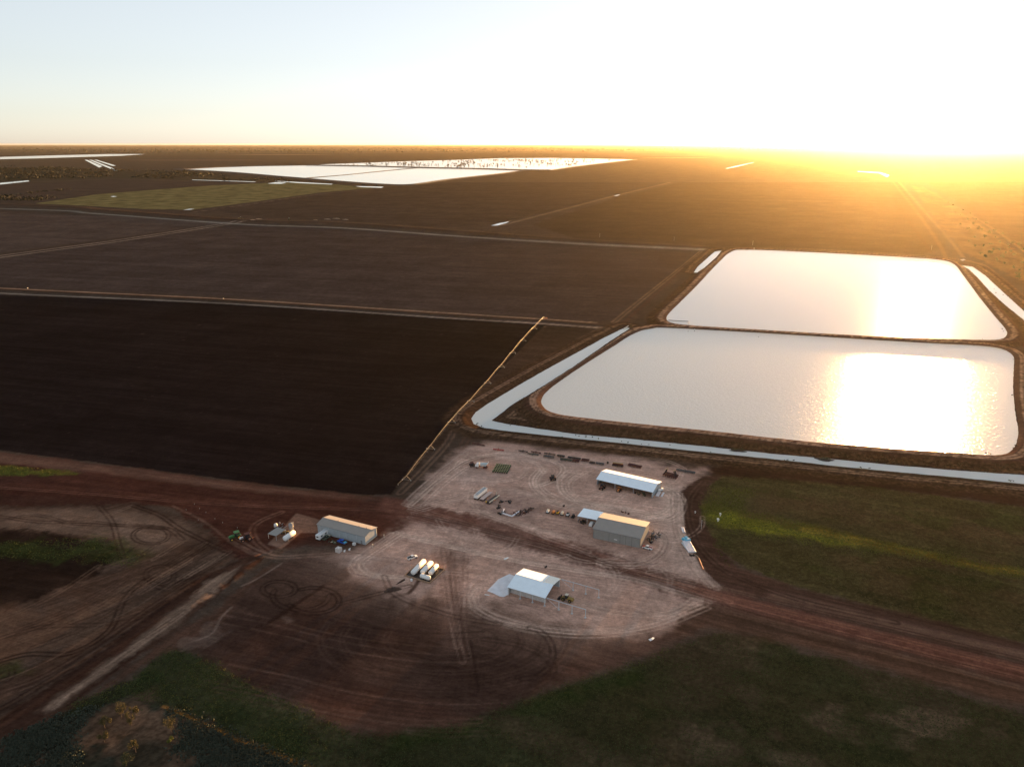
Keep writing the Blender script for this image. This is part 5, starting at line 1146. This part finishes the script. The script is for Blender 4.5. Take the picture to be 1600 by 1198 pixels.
for i, (u, v, lab) in enumerate([(376,343,'yellow scraper beside the far road junction'), (452,344,'small machine parked along the far road')]): loader(lab, u, v, 20 + 90 * i, 1.8, 'earthmover')
for i, (u, v, L2, m) in enumerate([(395,345,16,TIMBER),(404,342.5,20,TIMBER),(420,342.6,16,RUST),(493,344,14,TIMBER),(512,342.8,22,mat('pale_clay', (.3, .24, .18), .95, noise=.2)),(526,341.8,24,MATS['pale_clay']),(540,343.4,18,MATS['pale_clay'])]):
    heap(['long brown spoil heap nearest the far junction', 'second brown spoil heap along the far road', 'reddish spoil heap along the far road', 'small brown heap left of the pale clay heaps', 'pale clay heap, first of three on the far road', 'pale clay heap, middle of three on the far road', 'pale clay heap, last of three on the far road'][i], u, v, L2, 7, 1.8, -15, 100 + i, m, 'spoil_heap')
for i, (u, v, lab) in enumerate([(349,467,'pale valve box on the field road, right of two'), (43,450.5,'pale valve box on the field road, left of two')]):
    o = tag(MB().box((0, 0, .45), (1.2, 1.0, .9)).cyl((0, 0, .9), (0, 0, 1.15), .25, n=8).build('valve_box', CREAM), lab, 'box'); place(o, u, v, 10)
for i, (u, v) in enumerate([(937,371),(1053,376.5),(1176,383),(1455,391)]):
    post(['thin pole on the far road, leftmost of the line', 'thin pole on the far road, second of the line', 'thin pole on the road above the far dam', 'thin pole near the right end of the far dam road'][i], u, v, 8, .16, GALV, 'power_pole')

# low banks that part the far lakes
def levee(label, px, w, h_):
    V = smooth_line(GA(px), 3); b = MB(); vs = []; n = len(V)
    for i in range(n):
        t = V[min(i + 1, n - 1)] - V[max(i - 1, 0)]; t = t / np.hypot(*t); q = np.array([t[1], -t[0]])
        for k, z in ((-.5, .3), (-.15, h_), (.15, h_), (.5, .3)): p = V[i] + q * w * k; vs.append((p[0], p[1], z))
    b.add(vs, [(i * 4 + k, i * 4 + k + 1, i * 4 + k + 5, i * 4 + k + 4) for i in range(n - 1) for k in range(3)])
    o = b.build('levee', mat('levee_soil', (.06, .045, .035), .95, noise=.25, nscale=.05)); o['kind'] = 'structure'
levee('a', [(270,265),(285,265.2),(360,269.4),(430,275.4),(476,279.2),(540,284.5),(600,288.6),(645,288.8),(700,281),(780,272),(822,266.2)], 40, 4)
levee('b', [(474,279),(545,273.2),(600,267.4),(657,262.2)], 16, 3)
levee('c', [(480,258.4),(580,260.2),(660,262.4),(740,264),(820,266.2),(860,266.6)], 60, 7)
levee('d', [(285,265),(340,261.6),(400,259.6),(500,258)], 40, 4)
levee('e', [(860,266.6),(900,260.6),(950,254.6),(994,249.6)], 40, 4)
# ------------------------------------------------------------------ haze: the evening air over the plain
hz = bpy.data.meshes.new('haze'); R_ = FAR + 2000; zb, zt = -2.5, CAMH + 12
hz.from_pydata([(x, y, z) for z in (zb, zt) for y in (-R_, R_) for x in (-R_, R_)], [], [(0,2,3,1),(4,5,7,6),(0,1,5,4),(2,6,7,3),(0,4,6,2),(1,3,7,5)])
hm = bpy.data.materials.new('haze'); hm.use_nodes = True; hn = hm.node_tree; hn.nodes.remove(hn.nodes['Principled BSDF'])
vol = hn.nodes.new('ShaderNodeVolumePrincipled'); vol.inputs['Color'].default_value = (1, .84, .54, 1)
vol.inputs['Density'].default_value = 0.5e-5; vol.inputs['Anisotropy'].default_value = .8
hn.links.new(vol.outputs[0], hn.nodes['Material Output'].inputs['Volume']); hz.materials.append(hm)
hz_ob = bpy.data.objects.new('haze', hz); COL.objects.link(hz_ob); hz_ob['kind'] = 'stuff'
hz_ob['label'] = 'thin warm evening haze over the whole plain'; hz_ob['category'] = 'haze'
